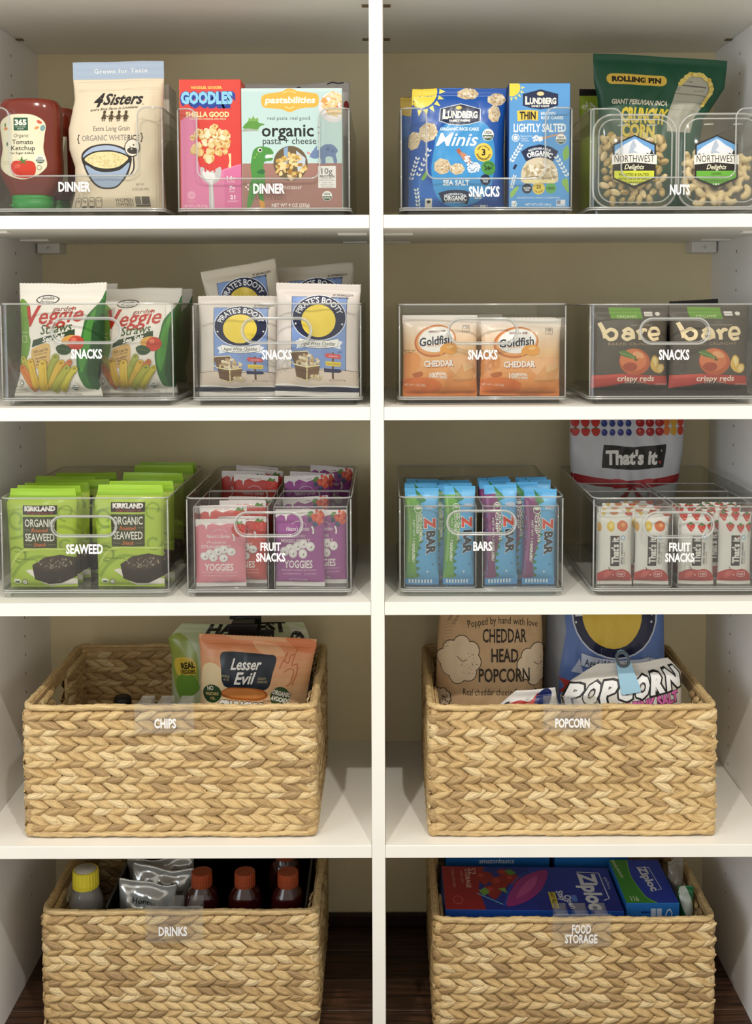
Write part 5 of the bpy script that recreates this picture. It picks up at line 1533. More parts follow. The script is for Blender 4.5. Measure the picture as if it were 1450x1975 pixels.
# ------------------------------------------------------------------ third row: seaweed, yogurt bites, bars
ZI = BINS['I']['z']
S_REF = (182, 938, 318, 1140)
swirl = lambda cx, cy, r, a0, a1, wd, c='#8aa636': Ln(c, [(cx + r * (1 - 0.55 * t) * math.cos(math.radians(a0 + (a1 - a0) * t)), cy + r * (1 - 0.55 * t) * math.sin(math.radians(a0 + (a1 - a0) * t))) for t in np.linspace(0, 1, 22)], wd)
seaweed = [
    ('front_print', [R('#a9c247', 182, 962, 318, 1140), swirl(202, 1000, 20, 60, 420, 6), swirl(203, 1075, 22, 180, 520, 5, '#7f9a30'), swirl(300, 1050, 16, 0, 330, 5), Ln('#8aa636', [(186, 1120), (210, 1090), (240, 1075), (280, 1080)], 7, True), Ln('#c3d76a', [(184, 1100), (220, 1060), (318, 1062)], 4, True), Ln('#8aa636', [(184, 1040), (210, 1034), (222, 1028)], 6, True), swirl(300, 985, 18, 90, 400, 4)]),
    ('top_crimp', [R('#a5cf3f', 182, 938, 318, 954), R('#8fbb36', 182, 952, 318, 958)]),
    ('brand_plaque', [R('#2a1a16', 216, 971, 283, 989.5), T('#f3efe6', 'KIRKLAND', 249.5, 977.5, 8.5, 60, b=0.06), T('#b4473a', 'Signature', 249.5, 985.5, 5, 50, sh=0.3, sp_=1.1)]),
    ('title_panel', [R('#3f4224', 216, 993.5, 283, 1057), T('#eceadc', 'ORGANIC', 249.5, 1006, 15, 59, b=0.012), T('#d9743c', 'Roasted', 249.5, 1020.5, 7.5, 34, b=0.01, sh=0.3), T('#eceadc', 'SEAWEED', 249.5, 1035, 15, 59, b=0.012), T('#d9743c', 'Snack', 249.5, 1049.5, 7.5, 25, b=0.01, sh=0.3), Ln('#a9a884', [(219, 1020), (230, 1020)], 0.7), Ln('#a9a884', [(269, 1020), (280, 1020)], 0.7), Ln('#a9a884', [(219, 1050), (234, 1050)], 0.7), Ln('#a9a884', [(265, 1050), (280, 1050)], 0.7)]),
    ('seaweed_picture', [Po('#e6e2d6', (217, 1104), (228, 1101), (318, 1124), (318, 1134), (262, 1138)), Po('#2b2119', (232, 1092), (258, 1076), (290, 1071), (318, 1079), (318, 1118), (286, 1132), (262, 1132), (236, 1122)), Po('#43362a', (232, 1092), (258, 1076), (290, 1071), (318, 1079), (318, 1092), (285, 1104), (255, 1104)), Sc(['#6f6152', '#8a7c6c', '#594b3c', '#a39684'], 278, 1088, 34, 10, 46, 3, 6, 0.35)]),
    ('small_marks', [El('#eef0e0', 197, 1128, 7.5, 5.5), El('#4f6f38', 197, 1129.5, 5.5, 2.4), El('#22261a', 213, 1129, 5.6), El('#f3f3e8', 213, 1129, 4.4), T('#22261a', 'U', 213, 1129, 4.6, 4, b=0.03), T('#5f7426', 'Sesame Flavor', 211, 1065, 3, 30), T('#5f7426', '30 Calories Per Serving', 222, 1080, 3.2, 42)]),
]
sk = dict(ref=S_REF, thick=0.026, seal=(0.02, 0.11), rough=0.34, sil=[(0, 2, -2), (0.85, -3, 0), (0.93, 4, -2), (1, 6, -4)])
s1, _ = pouch('seaweed_pack', (182, 938, 318, 1140), 0.040, 'lime green seaweed pack at the front, standing apart from the stack', 'snack pack', '#a9c247', seaweed, z0=ZI, wrinkle=0.0012, seed=20, **sk)
s2, _ = pouch('seaweed_pack', (3, 945, 140, 1140), 0.040, 'lime green seaweed pack at the front, close against the ones behind', 'snack pack', '#a9c247', seaweed, z0=ZI, wrinkle=0.0014, seed=21, **sk)
for px, yt, yaw in ((90, 938, -2), (108, 931, 3), (150, 925, 2), (98, 919, -4), (165, 912, 3)):
    clone(s2, px, yt, 'lime green seaweed pack filed behind the close front one', 'seaweed packs behind', yaw=yaw)
for px, yt, yaw in ((276, 928, 2), (296, 912, -3), (318, 897, 3), (322, 892, -2)):
    clone(s1, px, yt, 'lime green seaweed pack filed behind the single front one', 'seaweed packs in the far stack', yaw=yaw)

# yogurt pouches
Y_REF = (528, 984, 624, 1126)
def yog(base, drip, name, berry, dark):
    d = [(528, 984), (624, 984), (624, 996), (612, 994), (609, 1003), (605, 994), (590, 993), (575, 997), (560, 992), (551, 996), (549, 1006), (546, 996), (538, 994), (528, 999)]
    fruit = []
    if berry == 'straw':
        fruit = [Bl('#d8403a', (598, 1000), (606, 992), (618, 993), (624, 1002), (618, 1016), (608, 1020), (600, 1012)), Po('#5a8f3a', (600, 994), (606, 987), (612, 991), (618, 988), (616, 995)), Sc(['#f0b0a0'], 611, 1005, 9, 9, 12, 0.9, 3)]
    else:
        fruit = [El('#5f8f3f', 596, 992, 7, 4, -30), Sc(['#e0583f', '#ee7a58', '#d0452f'], 612, 997, 13, 11, 26, 4, 3, 0.9), El('#3f4a6a', 596, 1002, 5), El('#3f4a6a', 606, 1010, 5), El('#56628a', 607, 1008, 2.5)]
    balls = []
    for k, (bx, by) in enumerate(((556, 1054), (571, 1050), (583, 1046), (597, 1051), (545, 1060), (562, 1063), (582, 1064))):
        balls += [El('#b9aeb2', bx + .6, by + .8, 8.6), El('#efeaea', bx, by, 8.2), El('#fbf8f6', bx - 2, by - 2.5, 3.6), El('#8a7478', bx + 1.5, by + 1.5, 1.2, 2)]
    return [
        ('front_print', [R(base, 528, 984, 624, 1118), R(dark, 528, 1000, 533, 1118), Po('#f4efee', *d), R('#f1ecea', 528, 1118, 624, 1126)]),
        ('fruit_picture', fruit + [Ln('#f4efee', [(600, 1014), (603, 1022), (602, 1028)], [4, 3, 4], True)]),
        ('lettering', [Ln('#e9d3dc', [(560, 1010), (570, 1005), (582, 1006), (590, 1012)], 0.9, True), T('#f3e6ea', "Nature's Garden", 572, 1018.5, 7.5, 46, sh=0.3, b=0.01), T('#eedde4', 'Probiotic', 569, 1031, 7, 38, sh=0.25), T('#f0e2e6', name, 568, 1040.5, 6, 58, b=0.02), T('#f7f2f2', 'YOGGIES', 573, 1084, 14, 56, b=0.02), T('#ecd9e0', 'REAL FRUIT COATED IN YOGURT', 574, 1095, 2.6, 70), T('#ecd9e0', 'NO PRESERVATIVES', 560, 1102, 2.4, 36), T('#ecd9e0', 'GLUTEN FREE', 596, 1102, 2.4, 24), T('#ecd9e0', 'NET WT 0.7 OZ (20g)', 572, 1113, 3, 36)]),
        ('yogurt_ball_picture', balls),
    ]
mixed, straw_ = yog('#a04c98', '#a04c98', 'MIXED BERRY', 'mix', '#8f3f88'), yog('#e58a9c', '#e58a9c', 'STRAWBERRY', 'straw', '#db7080')
yk = dict(ref=Y_REF, thick=0.013, seal=(0.05, 0.05), rough=0.34, pinch=0.02)
zJ = IB['J', 0][1]
ys1, _ = pouch('yogurt_pouch', (375, 1003, 473, 1126), 0.038, 'pink strawberry yogurt pouch with crumpled foot, frontmost', 'pouch', '#e58a9c', straw_, z0=zJ, seed=30, wrinkle=0.0012, **yk)
ys2, _ = pouch('yogurt_pouch', (421, 998, 515, 1124), 0.054, 'pink strawberry yogurt pouch half covered by the frontmost one', 'pouch', '#cf4a44', yog('#cf4f4a', '#cf4f4a', 'STRAWBERRY', 'straw', '#c0403c'), z0=zJ, seed=31, wrinkle=0.0012, **yk)
ym1, _ = pouch('yogurt_pouch', (528, 984, 624, 1126), 0.038, 'purple mixed berry yogurt pouch, fully visible at the front', 'pouch', '#a04c98', mixed, z0=zJ, seed=32, wrinkle=0.0012, **yk)
ym2, _ = pouch('yogurt_pouch', (578, 985, 670, 1126), 0.054, 'purple mixed berry yogurt pouch half covered by the one in front', 'pouch', '#a04c98', mixed, z0=zJ, seed=33, wrinkle=0.0012, **yk)
def back_pouch(src, px, yt, Y, roll, label, z):
    c = copy_tree(src)
    p = at(px, yt, Y)
    c.location = (p.x, Y, z)
    c.scale.z = ym1['h'] / src['h']            # the same pouch, filled to the top
    c.rotation_euler = (0, math.radians(roll), 0)
    c['label'] = label
    c['group'] = 'yogurt pouches filed behind'
# two pouches lie flat in each rear inner bin and carry the standing ones
FLAT = 0.0135
for n, src, nm in ((0, ys2, 'strawberry'), (1, ym1, 'mixed berry')):
    r2 = IBR['J', n]
    for k in range(2):
        c = copy_tree(src)
        c.location = (r2.location.x, r2.location.y + 0.125, zJ + 0.0072 + k * FLAT)
        c.rotation_euler = (math.radians(90), 0, 0)
        c['label'] = nm + ' yogurt pouch lying flat under the standing ones'
        c['group'] = 'yogurt pouches lying flat'
zR = zJ + 2 * FLAT
for px, yt, Y, roll, z in ((430, 985, 0.078, -1, zJ), (468, 966, 0.118, 0, zJ), (480, 949, 0.150, 2, zJ), (487, 925, 0.200, 3, zR), (465, 897, 0.240, 2, zR), (505, 899, 0.268, 6, zR), (487, 890, 0.296, 4, zR)):
    back_pouch(ys2, px, yt, Y, roll, 'red strawberry yogurt pouch filed behind the front ones', z)
for px, yt, Y, roll, z in ((575, 945, 0.150, -5, zJ), (586, 930, 0.196, -2, zR), (590, 917, 0.226, 3, zR), (642, 884, 0.294, 5, zR)):
    back_pouch(ym1, px, yt, Y, roll, 'purple mixed berry yogurt pouch filed behind the front ones', z)

# snack bars
K_REF = (781, 944, 846, 1124)
def zbar(col, light, l1, l2):
    edge = [(781, 960), (806, 958), (812, 980), (815, 1000), (814, 1030), (806, 1055), (800, 1080), (802, 1098), (810, 1108), (796, 1112), (781, 1112)]
    trees = []
    rnd = random.Random(2)
    for k in range(12):
        t = k / 11
        x, y = np.interp(t, [0, .3, .5, .75, 1], [806, 815, 814, 803, 806]), 962 + 142 * t
        trees.append(Po('#3f7f4a', (x - 3, y - 4), (x + rnd.uniform(3, 7), y), (x - 3, y + 6)))
    return [
        ('front_print', [R('#5fb0e6', 781, 944, 846, 1124), Po(col, *edge), Ln(light, [(786, 965), (790, 1020), (787, 1080)], 5, True), R('#4a9ad8', 781, 1112, 846, 1124), Gr('#7cc0ee', '#5fb0e6', 818, 950, 846, 1000, 3)]),
        ('tree_picture', trees + [Po('#3f7f4a', (800, 944), (806, 950), (815, 958), (822, 966), (808, 972))]),
        ('lettering', [T('#e0503c', 'Z', 829, 1007, 20, 21, b=0.06, rot=90, out='#f3f6f8', ow=0.04), T('#1b2436', 'BAR', 831, 1043, 17, 44, b=0.05, rot=90, out='#e9f1f6', ow=0.03), T('#f2d9dc', 'KIDS', 833, 977, 5, 18, b=0.03, rot=0), T('#eef4e6', l1, 811, 1015, 5.6, 52, b=0.03, rot=90), T('#eef4e6', l2, 804.5, 1008, 5, 36, b=0.03, rot=90), T('#eef4e6', 'NET WT 1.27 OZ (36g)', 797, 1040, 4, 78, b=0.01, rot=90), T('#eef4e6', 'SNACK', 796, 1060, 5, 30, b=0.03, rot=90)]),
        ('organic_seal', [El('#e6eee0', 806, 981, 8), El(col, 806, 981, 6.6), El('#e6eee0', 806, 979, 5.5, 3)]),
        ('small_marks', [R('#eaf4fa', 788 + 6 * k, 1114, 791 + 6 * k, 1121) for k in range(8)] + [El('#e9f2f6', 824, 1098, 2), El('#3f6fb0', 835, 1084, 2.5, 1.6)]),
    ]
zK = IB['K', 0][1]
green_art, purple_art = zbar('#6aa84a', '#8fc266', 'ICED OATMEAL', 'COOKIE'), zbar('#7d3f72', '#9a5a8c', 'CHOCOLATE', 'CHIP')
kk = dict(ref=K_REF, thick=0.022, seal=(0.07, 0.07), rough=0.34, pinch=0.05)
k1, _ = pouch('snack_bar', (781, 944, 847, 1124), 0.040, 'green and blue oatmeal snack bar next to the bin wall', 'snack bar', '#5fb0e6', green_art, z0=zK, seed=40, **kk)
k2, _ = pouch('snack_bar', (857, 940, 918, 1124), 0.040, 'green and blue oatmeal snack bar next to the divider', 'snack bar', '#5fb0e6', green_art, z0=zK, seed=41, roll=0.8, **kk)
k3, _ = pouch('snack_bar', (934, 938, 998, 1125), 0.040, 'purple and blue chocolate chip snack bar next to the divider', 'snack bar', '#5fb0e6', purple_art, z0=zK, seed=42, roll=-0.5, **kk)
k4, _ = pouch('snack_bar', (1010, 946, 1074, 1125), 0.040, 'purple and blue chocolate chip snack bar next to the bin wall', 'snack bar', '#5fb0e6', purple_art, z0=zK, seed=43, roll=1.2, **kk)
def back_bar(src, px, yt, Y, roll, label, yaw=0):
    c = copy_tree(src)
    p = at(px, yt, Y)
    c.location = (p.x, Y, zK)
    c.rotation_euler = (0, math.radians(roll), math.radians(yaw))
    c['label'] = label
    c['group'] = 'snack bars filed behind'
for px, yt, Y, roll, yaw in ((850, 948, 0.075, 1, 4), (799, 948, 0.099, 0, 0), (878, 938, 0.099, 0, 0), (882, 934, 0.123, -1, 0), (812, 945, 0.123, 1, 0)):
    back_bar(k1, px, yt, Y, roll, 'green and blue snack bar filed behind the oatmeal pair', yaw)
for px, yt, Y, roll, yaw in ((1003, 950, 0.075, 1, 4), (948, 934, 0.099, -1, 0), (952, 928, 0.123, -2, 0), (1028, 948, 0.099, 1, 0), (1024, 944, 0.123, 0, 0)):
    back_bar(k3, px, yt, Y, roll, 'purple and blue snack bar filed behind the chocolate pair', yaw)

# fruit bars
T_REF = (1153, 992, 1220, 1129)
def fruit_bar(kind):
    if kind == 'mango':
        fr = [Bl('#e6c23c', (1171, 1012), (1178, 1007), (1184, 1012), (1183, 1023), (1176, 1026), (1170, 1020)), El('#f2dc7c', 1178, 1016, 4, 5), Bl('#d9703a', (1190, 1012), (1200, 1006), (1210, 1012), (1209, 1022), (1200, 1026), (1191, 1021)), El('#f0a868', 1202, 1014, 4, 4), Po('#e6c23c', (1160, 992), (1170, 992), (1166, 999)), El('#d98a4a', 1186, 992, 8, 5), El('#d9a03a', 1156, 1018, 4, 9), El('#c9502f', 1214, 993, 8, 5)]
        nm = 'APPLES + MANGOES'
    else:
        fr = []
        for (bx, by) in ((1163, 999), (1186, 998), (1209, 1000), (1174, 1018), (1195, 1020), (1214, 1019)):
            fr += [Bl('#cf3832', (bx - 8, by - 4), (bx, by - 7), (bx + 8, by - 4), (bx + 5, by + 4), (bx, by + 9), (bx - 5, by + 4)), Po('#4f7f3a', (bx - 6, by - 5), (bx, by - 9), (bx + 6, by - 5), (bx, by - 3)), Sc(['#f0c8a0'], bx, by + 1, 5, 5, 7, 0.8, 3)]
        nm = 'APPLES + STRAWBERRIES'
    return [
        ('fruit_pictures', fr),
        ('brand_plaque', [R('#1b1a18', 1176, 1034, 1194, 1092), T('#f3f0ea', "That's it", 1185.5, 1062, 13, 50, b=0.04, rot=-90), El('#c9322c', 1190, 1036.5, 1.4)]),
        ('lettering', [T('#3f3c3a', nm, 1199, 1068, 4, 42, b=0.02, rot=-90), T('#7d7a76', 'FRUIT BAR', 1204, 1076, 3, 24, rot=-90), T('#8a8682', 'NET WT 1.2 OZ', 1213, 1033, 2.4, 14, rot=-90)]),
        ('round_seal', [El('#7fa9cf', 1201, 1038, 4.6), El('#e9f1f6', 1201, 1038, 3)]),
        ('apple_picture', [Bl('#c33a36', (1150, 1112), (1160, 1103), (1175, 1098), (1188, 1100), (1200, 1098), (1213, 1104), (1221, 1116), (1222, 1126), (1150, 1126)), Bl('#d8625a', (1168, 1104), (1180, 1102), (1176, 1112), (1166, 1116)), Ln('#4a2c20', [(1177, 1101), (1173, 1094)], 1.4), Ln('#f0d8d4', rrect(1190, 1206, 1103, 1113, 4), 0.8, closed=True), T('#f6e4e0', '100', 1198, 1108, 4, 10, b=0.02), R('#f0d8d4', 1182, 1108, 1184, 1111), T('#f6e4e0', 'CAL', 1198, 1112, 1.8, 6)]),
        ('foot_band', [R('#f4f1ec', 1153, 1122.5, 1220, 1129)]),
    ]
zL = IB['L', 0][1]
tk = dict(ref=T_REF, thick=0.020, seal=(0.05, 0.06), rough=0.4, pinch=0.05)
am, ast = fruit_bar('mango'), fruit_bar('straw')
t1, _ = pouch('fruit_bar', (1152, 991, 1221, 1129), 0.040, 'white apple mango fruit bar next to the bin wall', 'fruit bar', '#ece9e4', am, z0=zL, seed=50, **tk)
t2, _ = pouch('fruit_bar', (1227, 991, 1295, 1129), 0.040, 'white apple mango fruit bar next to the divider', 'fruit bar', '#ece9e4', am, z0=zL, seed=51, roll=0.5, **tk)
t3, _ = pouch('fruit_bar', (1309, 990, 1379, 1130), 0.040, 'white apple strawberry fruit bar next to the divider', 'fruit bar', '#ece9e4', ast, z0=zL, seed=52, **tk)
t4, _ = pouch('fruit_bar', (1386, 990, 1452, 1130), 0.040, 'white apple strawberry fruit bar away from the divider', 'fruit bar', '#ece9e4', ast, z0=zL, seed=53, roll=0.5, **tk)
def back_fb(src, px, Y, roll, label):
    c = copy_tree(src)
    p = at(px, 1000, Y)
    c.location = (p.x, Y, zL)
    c.rotation_euler = (0, math.radians(roll), 0)
    c['label'] = label
    c['group'] = 'fruit bars filed behind'
for px, Y, roll in ((1228, 0.0725, 2), (1186, 0.095, 0), (1268, 0.095, 0), (1192, 0.118, 1), (1262, 0.118, -1)):
    back_fb(t1, px, Y, roll, 'white apple mango fruit bar filed behind the front pair')
for px, Y, roll in ((1376, 0.0725, -2), (1336, 0.095, -1), (1408, 0.095, 1), (1328, 0.118, 0), (1410, 0.118, 0)):
    back_fb(t3, px, Y, roll, 'white apple strawberry fruit bar filed behind the front pair')

# the big fruit bar bag at the back
fr = []
rnd = random.Random(6)
for r_ in range(-2, 2):
    yy = 835 - (1 - r_) * 17
    for k in range(4):
        fr += [Bl('#c4362f', (1102 + k * 20, yy - 5), (1111 + k * 20, yy - 8), (1119 + k * 20, yy - 4), (1116 + k * 20, yy + 5), (1110 + k * 20, yy + 8), (1104 + k * 20, yy + 4)), Po('#3f6b30', (1105 + k * 20, yy - 6), (1111 + k * 20, yy - 10), (1116 + k * 20, yy - 6))] if k < 3 else []
        fr += [El('#2f3a86', 1167 + k * 16, yy + 1, 6, 6.6), El('#5a66b0', 1165 + k * 16, yy - 1, 2.4)]
        if k < 3:
            fr += [El('#a8262a', 1238 + k * 19, yy, 8.5, 8), El('#d9605a', 1236 + k * 19, yy - 2, 2.6)]
            fr += [El(['#d9783a', '#d9a83a', '#c9452f'][k], 1290 + k * 14, yy - 2, 6.4, 9)]
pouch('fruit_bar_bag', (1101, 790, 1327, 1012), 0.250, 'large white fruit bar bag with red ribbon, half hidden by the shelf', 'bag', '#cfd2d8', [
    ('fruit_pictures', fr),
    ('brand_plaque', [Po('#15130f', (1165, 859), (1225, 864), (1290, 859), (1287, 903), (1225, 908), (1161, 903)), T('#f4f3ee', "That's it", 1221, 884, 25, 104, b=0.045), El('#c9322c', 1279, 893, 2.6), El('#d9d6d0', 1280, 871, 1.6)]),
    ('ribbon', [Po('#a5232a', (1101, 914), (1150, 922), (1210, 928), (1260, 926), (1327, 916), (1327, 932), (1262, 941), (1200, 941), (1150, 938), (1101, 930)), Bl('#b92a32', (1183, 925), (1205, 926), (1220, 932), (1220, 939), (1200, 942), (1184, 941)), Bl('#b92a32', (1268, 925), (1246, 926), (1230, 932), (1230, 939), (1250, 942), (1268, 941)), El('#8f1c24', 1225, 935, 7, 5), Po('#a5232a', (1221, 938), (1200, 960), (1212, 962), (1226, 942)), Po('#a5232a', (1228, 938), (1248, 960), (1236, 962), (1225, 942))]),
], z0=BINS['L']['z'], thick=0.055, style='standup', seal=(0, 0.06), wrinkle=0.0024, rough=0.34, seed=55, sil=[(0, 8, -16), (0.35, 2, -14), (0.7, -2, 0), (1, 0, 2)])

# ------------------------------------------------------------------ fourth row: bags in the two shelf baskets
ZQ = Z4 + 0.009
pouch('veggie_crisp_bag', (316, 1212, 598, 1500), 0.20, 'pale green veggie crisp bag clipped shut with black clip', 'bag', '#b9c296', [
    ('front_print', [Bl('#9aa94a', (316, 1240), (345, 1235), (372, 1260), (376, 1330), (330, 1340)), Bl('#e0c24a', (325, 1280), (345, 1272), (368, 1276), (372, 1300), (350, 1312), (330, 1305)), Bl('#6f9a3a', (330, 1315), (360, 1300), (380, 1330), (340, 1352)), Po('#cfd2b4', (560, 1214), (598, 1224), (598, 1260), (566, 1250))]),
    ('brand_lettering', [T('#23241c', 'HARVEST', 470, 1221, 19, 172, b=0.06, rot=-1), T('#23241c', 'SNAPS', 474, 1241, 20, 112, b=0.07, rot=-1)]),
    ('claim_badge', [Bl('#d9b83a', (336, 1276), (352, 1272), (370, 1278), (372, 1298), (352, 1306), (336, 1300)), T('#2f3416', 'REAL', 355, 1287, 11, 31, b=0.05, rot=-12), T('#2f3416', 'VEGGIES', 355, 1299, 7, 33, b=0.04, rot=-8)]),
    ('protein_badge', [El('#23241c', 575, 1240, 14, 12), T('#f3efe0', '5g', 574, 1240, 10, 13, b=0.03)]),
], thick=0.06, seal=(0.04, 0.06), seed=60, wrinkle=0.0016, rough=0.26, roll=0, sil=[(0, 0, 0), (0.8, 4, -4), (0.9, 0, 4), (1, 30, -10)], z0=ZQ, top_wave=0.002)
# black bag clip
cl = empty('bag_clip', at(468, 1241, 0.197), 'black plastic clip pinching the veggie crisp bag', 'clip')
sc_ = pxs(0.197)
link('jaw', box_me('jaw', -28 * sc_, 28 * sc_, -0.006, 0.0, -1 * sc_, 40 * sc_, 0.002, 2), mat('#0d0d0e', 0.35), cl)
link('jaw', box_me('jaw', -28 * sc_, 28 * sc_, 0.062, 0.066, 0, 38 * sc_, 0.0015, 2), mat('#0d0d0e', 0.35), cl)
link('spring_bar', tube_me('spring_bar', [(-30 * sc_, 0.03, 41 * sc_), (30 * sc_, 0.03, 41 * sc_)], 0.003, 8), mat('#17171a', 0.3), cl)
link('bridge', box_me('bridge', -22 * sc_, 22 * sc_, -0.003, 0.064, 37 * sc_, 41 * sc_, 0.001), mat('#0d0d0e', 0.35), cl)
pouch('puff_snack_bag', (374, 1237, 605, 1470), 0.13, 'peach snack puff bag with navy script logo panel', 'bag', '#e2a878', [
    ('front_print', [Gr('#dd8f62', '#efd0a0', 372, 1245, 607, 1370, 8), Bl('#f0d8a8', (380, 1300), (410, 1290), (440, 1330), (420, 1365), (384, 1365)), Bl('#d98a5c', (380, 1240), (420, 1238), (455, 1252), (420, 1262), (390, 1262)), Bl('#eab488', (480, 1246), (530, 1252), (545, 1268), (500, 1264)), Bl('#d98052', (545, 1238), (600, 1240), (602, 1262), (570, 1258))]),
    ('brand_panel', [Bl('#1d2733', (418, 1270), (440, 1265), (505, 1266), (530, 1271), (527, 1300), (522, 1325), (500, 1331), (440, 1330), (424, 1322), (420, 1296)), T('#f6f3ec', 'Lesser', 471, 1285, 19, 64, b=0.022, sh=0.35, rot=-3), T('#f6f3ec', 'Evil', 471, 1310, 21, 46, b=0.022, sh=0.35, rot=-3), T('#c9b98a', 'SIMPLE', 430, 1309, 4, 17), T('#c9b98a', 'ACTS', 432, 1315, 4, 12), T('#c9b98a', 'CLEAN', 506, 1309, 4, 16), T('#c9b98a', 'SNACKS', 508, 1315, 4, 20)]),
    ('puff_picture', [Bl('#b9672f', (420, 1342), (440, 1329), (480, 1327), (512, 1330), (522, 1342), (500, 1350), (440, 1350)), Bl('#dd8f4c', (424, 1340), (442, 1331), (480, 1329), (508, 1332), (517, 1340), (498, 1346), (444, 1346))]),
    ('flavour_lettering', [T('#fbf6ea', 'CRUNCHY', 465, 1364, 17, 96, b=0.08, out='#4a2c18', ow=0.05)]),
    ('claim_badge', [El('#2f4a2c', 402, 1345, 21, 17, -12), T('#e6e2c4', 'NO', 398, 1335, 8, 14, b=0.04, rot=-12), T('#d9c07a', 'VEGETABLE', 402, 1345, 5, 30, b=0.03, rot=-8), T('#d9c07a', 'OIL', 404, 1353, 5, 12, b=0.03, rot=-8)]),
    ('claim_badge', [El('#3f5a34', 548, 1342, 20, 19), T('#f3efdc', 'ORGANIC', 551, 1336, 8, 40, b=0.06, rot=10, out='#1c2a1a', ow=0.06), T('#f3efdc', 'AVOCADO', 550, 1347, 8, 42, b=0.06, rot=10, out='#1c2a1a', ow=0.06), T('#8a4a2c', 'GLUTEN', 521, 1350, 3, 16), T('#8a4a2c', 'FREE', 521, 1355, 3, 12)]),
    ('line_drawings', [Ln('#b9572c', [(540, 1290), (546, 1276), (556, 1280), (558, 1268), (566, 1266), (564, 1284), (574, 1282), (576, 1300), (570, 1320)], 1.6, True), Ln('#b9572c', [(550, 1296), (562, 1290), (570, 1296), (566, 1316), (558, 1322)], 1.4, True), Ln('#b9572c', [(546, 1276), (552, 1262)], 1.4), Ln('#b9572c', [(566, 1266), (570, 1256)], 1.4)]),
], thick=0.055, seal=(0.05, 0.05), seed=61, wrinkle=0.0015, rough=0.32, roll=3.4, sil=[(0, 0, 0), (0.6, 6, -8), (0.9, 2, 2), (1, 0, 4)], z0=ZQ)
pouch('black_snack_bag', (556, 1262, 610, 1470), 0.187, 'black snack bag wedged at the side of the chips basket', 'bag', '#0f0e0d', [('edge_print', [R('#050505', 556, 1262, 610, 1275)])], thick=0.012, seal=(0.04, 0.06), seed=62, wrinkle=0.003, rough=0.4, roll=4, z0=ZQ)
# dark knob-like lid at the back of the chips basket
p = at(237, 1372, 0.20)
jar = empty('black_lidded_jar', (p.x, p.y, ZQ), 'black round-lidded jar low in the chips basket', 'jar')
zt = at(237, 1343, 0.20).z - ZQ
link('jar_body', lathe_me('jar_body', [(0.010, 0), (0.020, 0.001), (0.021, zt * 0.7), (0.014, zt * 0.82)], 20), mat('#10221c', 0.25), jar)
link('lid', lathe_me('lid', [(0.013, zt * 0.80), (0.0145, zt * 0.82), (0.0145, zt * 0.97), (0.012, zt), (0.004, zt)], 20), mat('#08090a', 0.45), jar)

# popcorn basket
def cloud(c, d, cx, cy, r, seed):
    rnd = random.Random(seed)
    pts = [(cx + r * q[0], cy + r * q[1]) for q in ((-0.55, -0.45), (0.05, -0.75), (0.62, -0.4), (0.72, 0.2), (0.45, 0.75), (-0.15, 0.9), (-0.62, 0.5), (-0.85, 0.05))]
    res = [El(d, x, y, r * 0.47 + 1.5) for x, y in pts] + [El(c, x, y, r * 0.47) for x, y in pts] + [El(c, cx, cy, r * 0.75)]
    res += [Ln(d, [(cx - r * .2, cy - r * .1), (cx + r * .1, cy + r * .15), (cx + r * .4, cy + r * .05)], 1.2, True), Sc([d], cx + r * 0.45, cy + r * 0.3, r * 0.6, r * 0.6, 46, 0.8, seed)]
    return res
pouch('kraft_popcorn_bag', (836, 1154, 1052, 1500), 0.115, 'brown kraft popcorn bag reaching up to the shelf', 'bag', '#c0a078', [
    ('popcorn_drawing', [cloud('#d9c4a6', '#3a2c20', 882, 1277, 34, 1)]),
    ('popcorn_drawing', [cloud('#d9c4a6', '#3a2c20', 1036, 1288, 30, 2)]),
    ('popcorn_drawing', [cloud('#d9c4a6', '#3a2c20', 850, 1352, 12, 3)]),
    ('popcorn_drawing', [Bl('#c9b08a', (896, 1184), (905, 1180), (914, 1186), (908, 1196), (898, 1194))]),
    ('lettering', [T('#1f1712', '201.', 966, 1186, 18, 50, b=0.03), Arc('#2a2018', 'Popped by hand with love', 968, 1560, 352, 352, 13, 148, 0.0), T('#2a2018', 'CHEDDAR', 971, 1236, 24, 90, b=0.014), T('#2a2018', 'HEAD', 971, 1272, 24, 54, b=0.014), T('#2a2018', 'POPCORN', 970, 1308, 24, 102, b=0.014), T('#2a2018', 'Real cheddar cheese & sea salt', 962, 1339, 12, 148, b=0.003), T('#6b563e', 'SERVING', 862, 1196, 6, 30, rot=-60), T('#6b563e', 'IDEAS', 870, 1206, 6, 22, rot=-60)] + [Ln('#9a8262', [(846, 1212 + 6 * k), (866 - k, 1208 + 6 * k)], 0.8) for k in range(9)]),
], thick=0.10, style='standup', seal=(0, 0.05), seed=63, wrinkle=0.0018, rough=0.75, sil=[(0, 0, 0), (0.5, -4, 2), (0.8, 2, 0), (1, 14, -6)], z0=ZQ, var=0.06, zig=False)
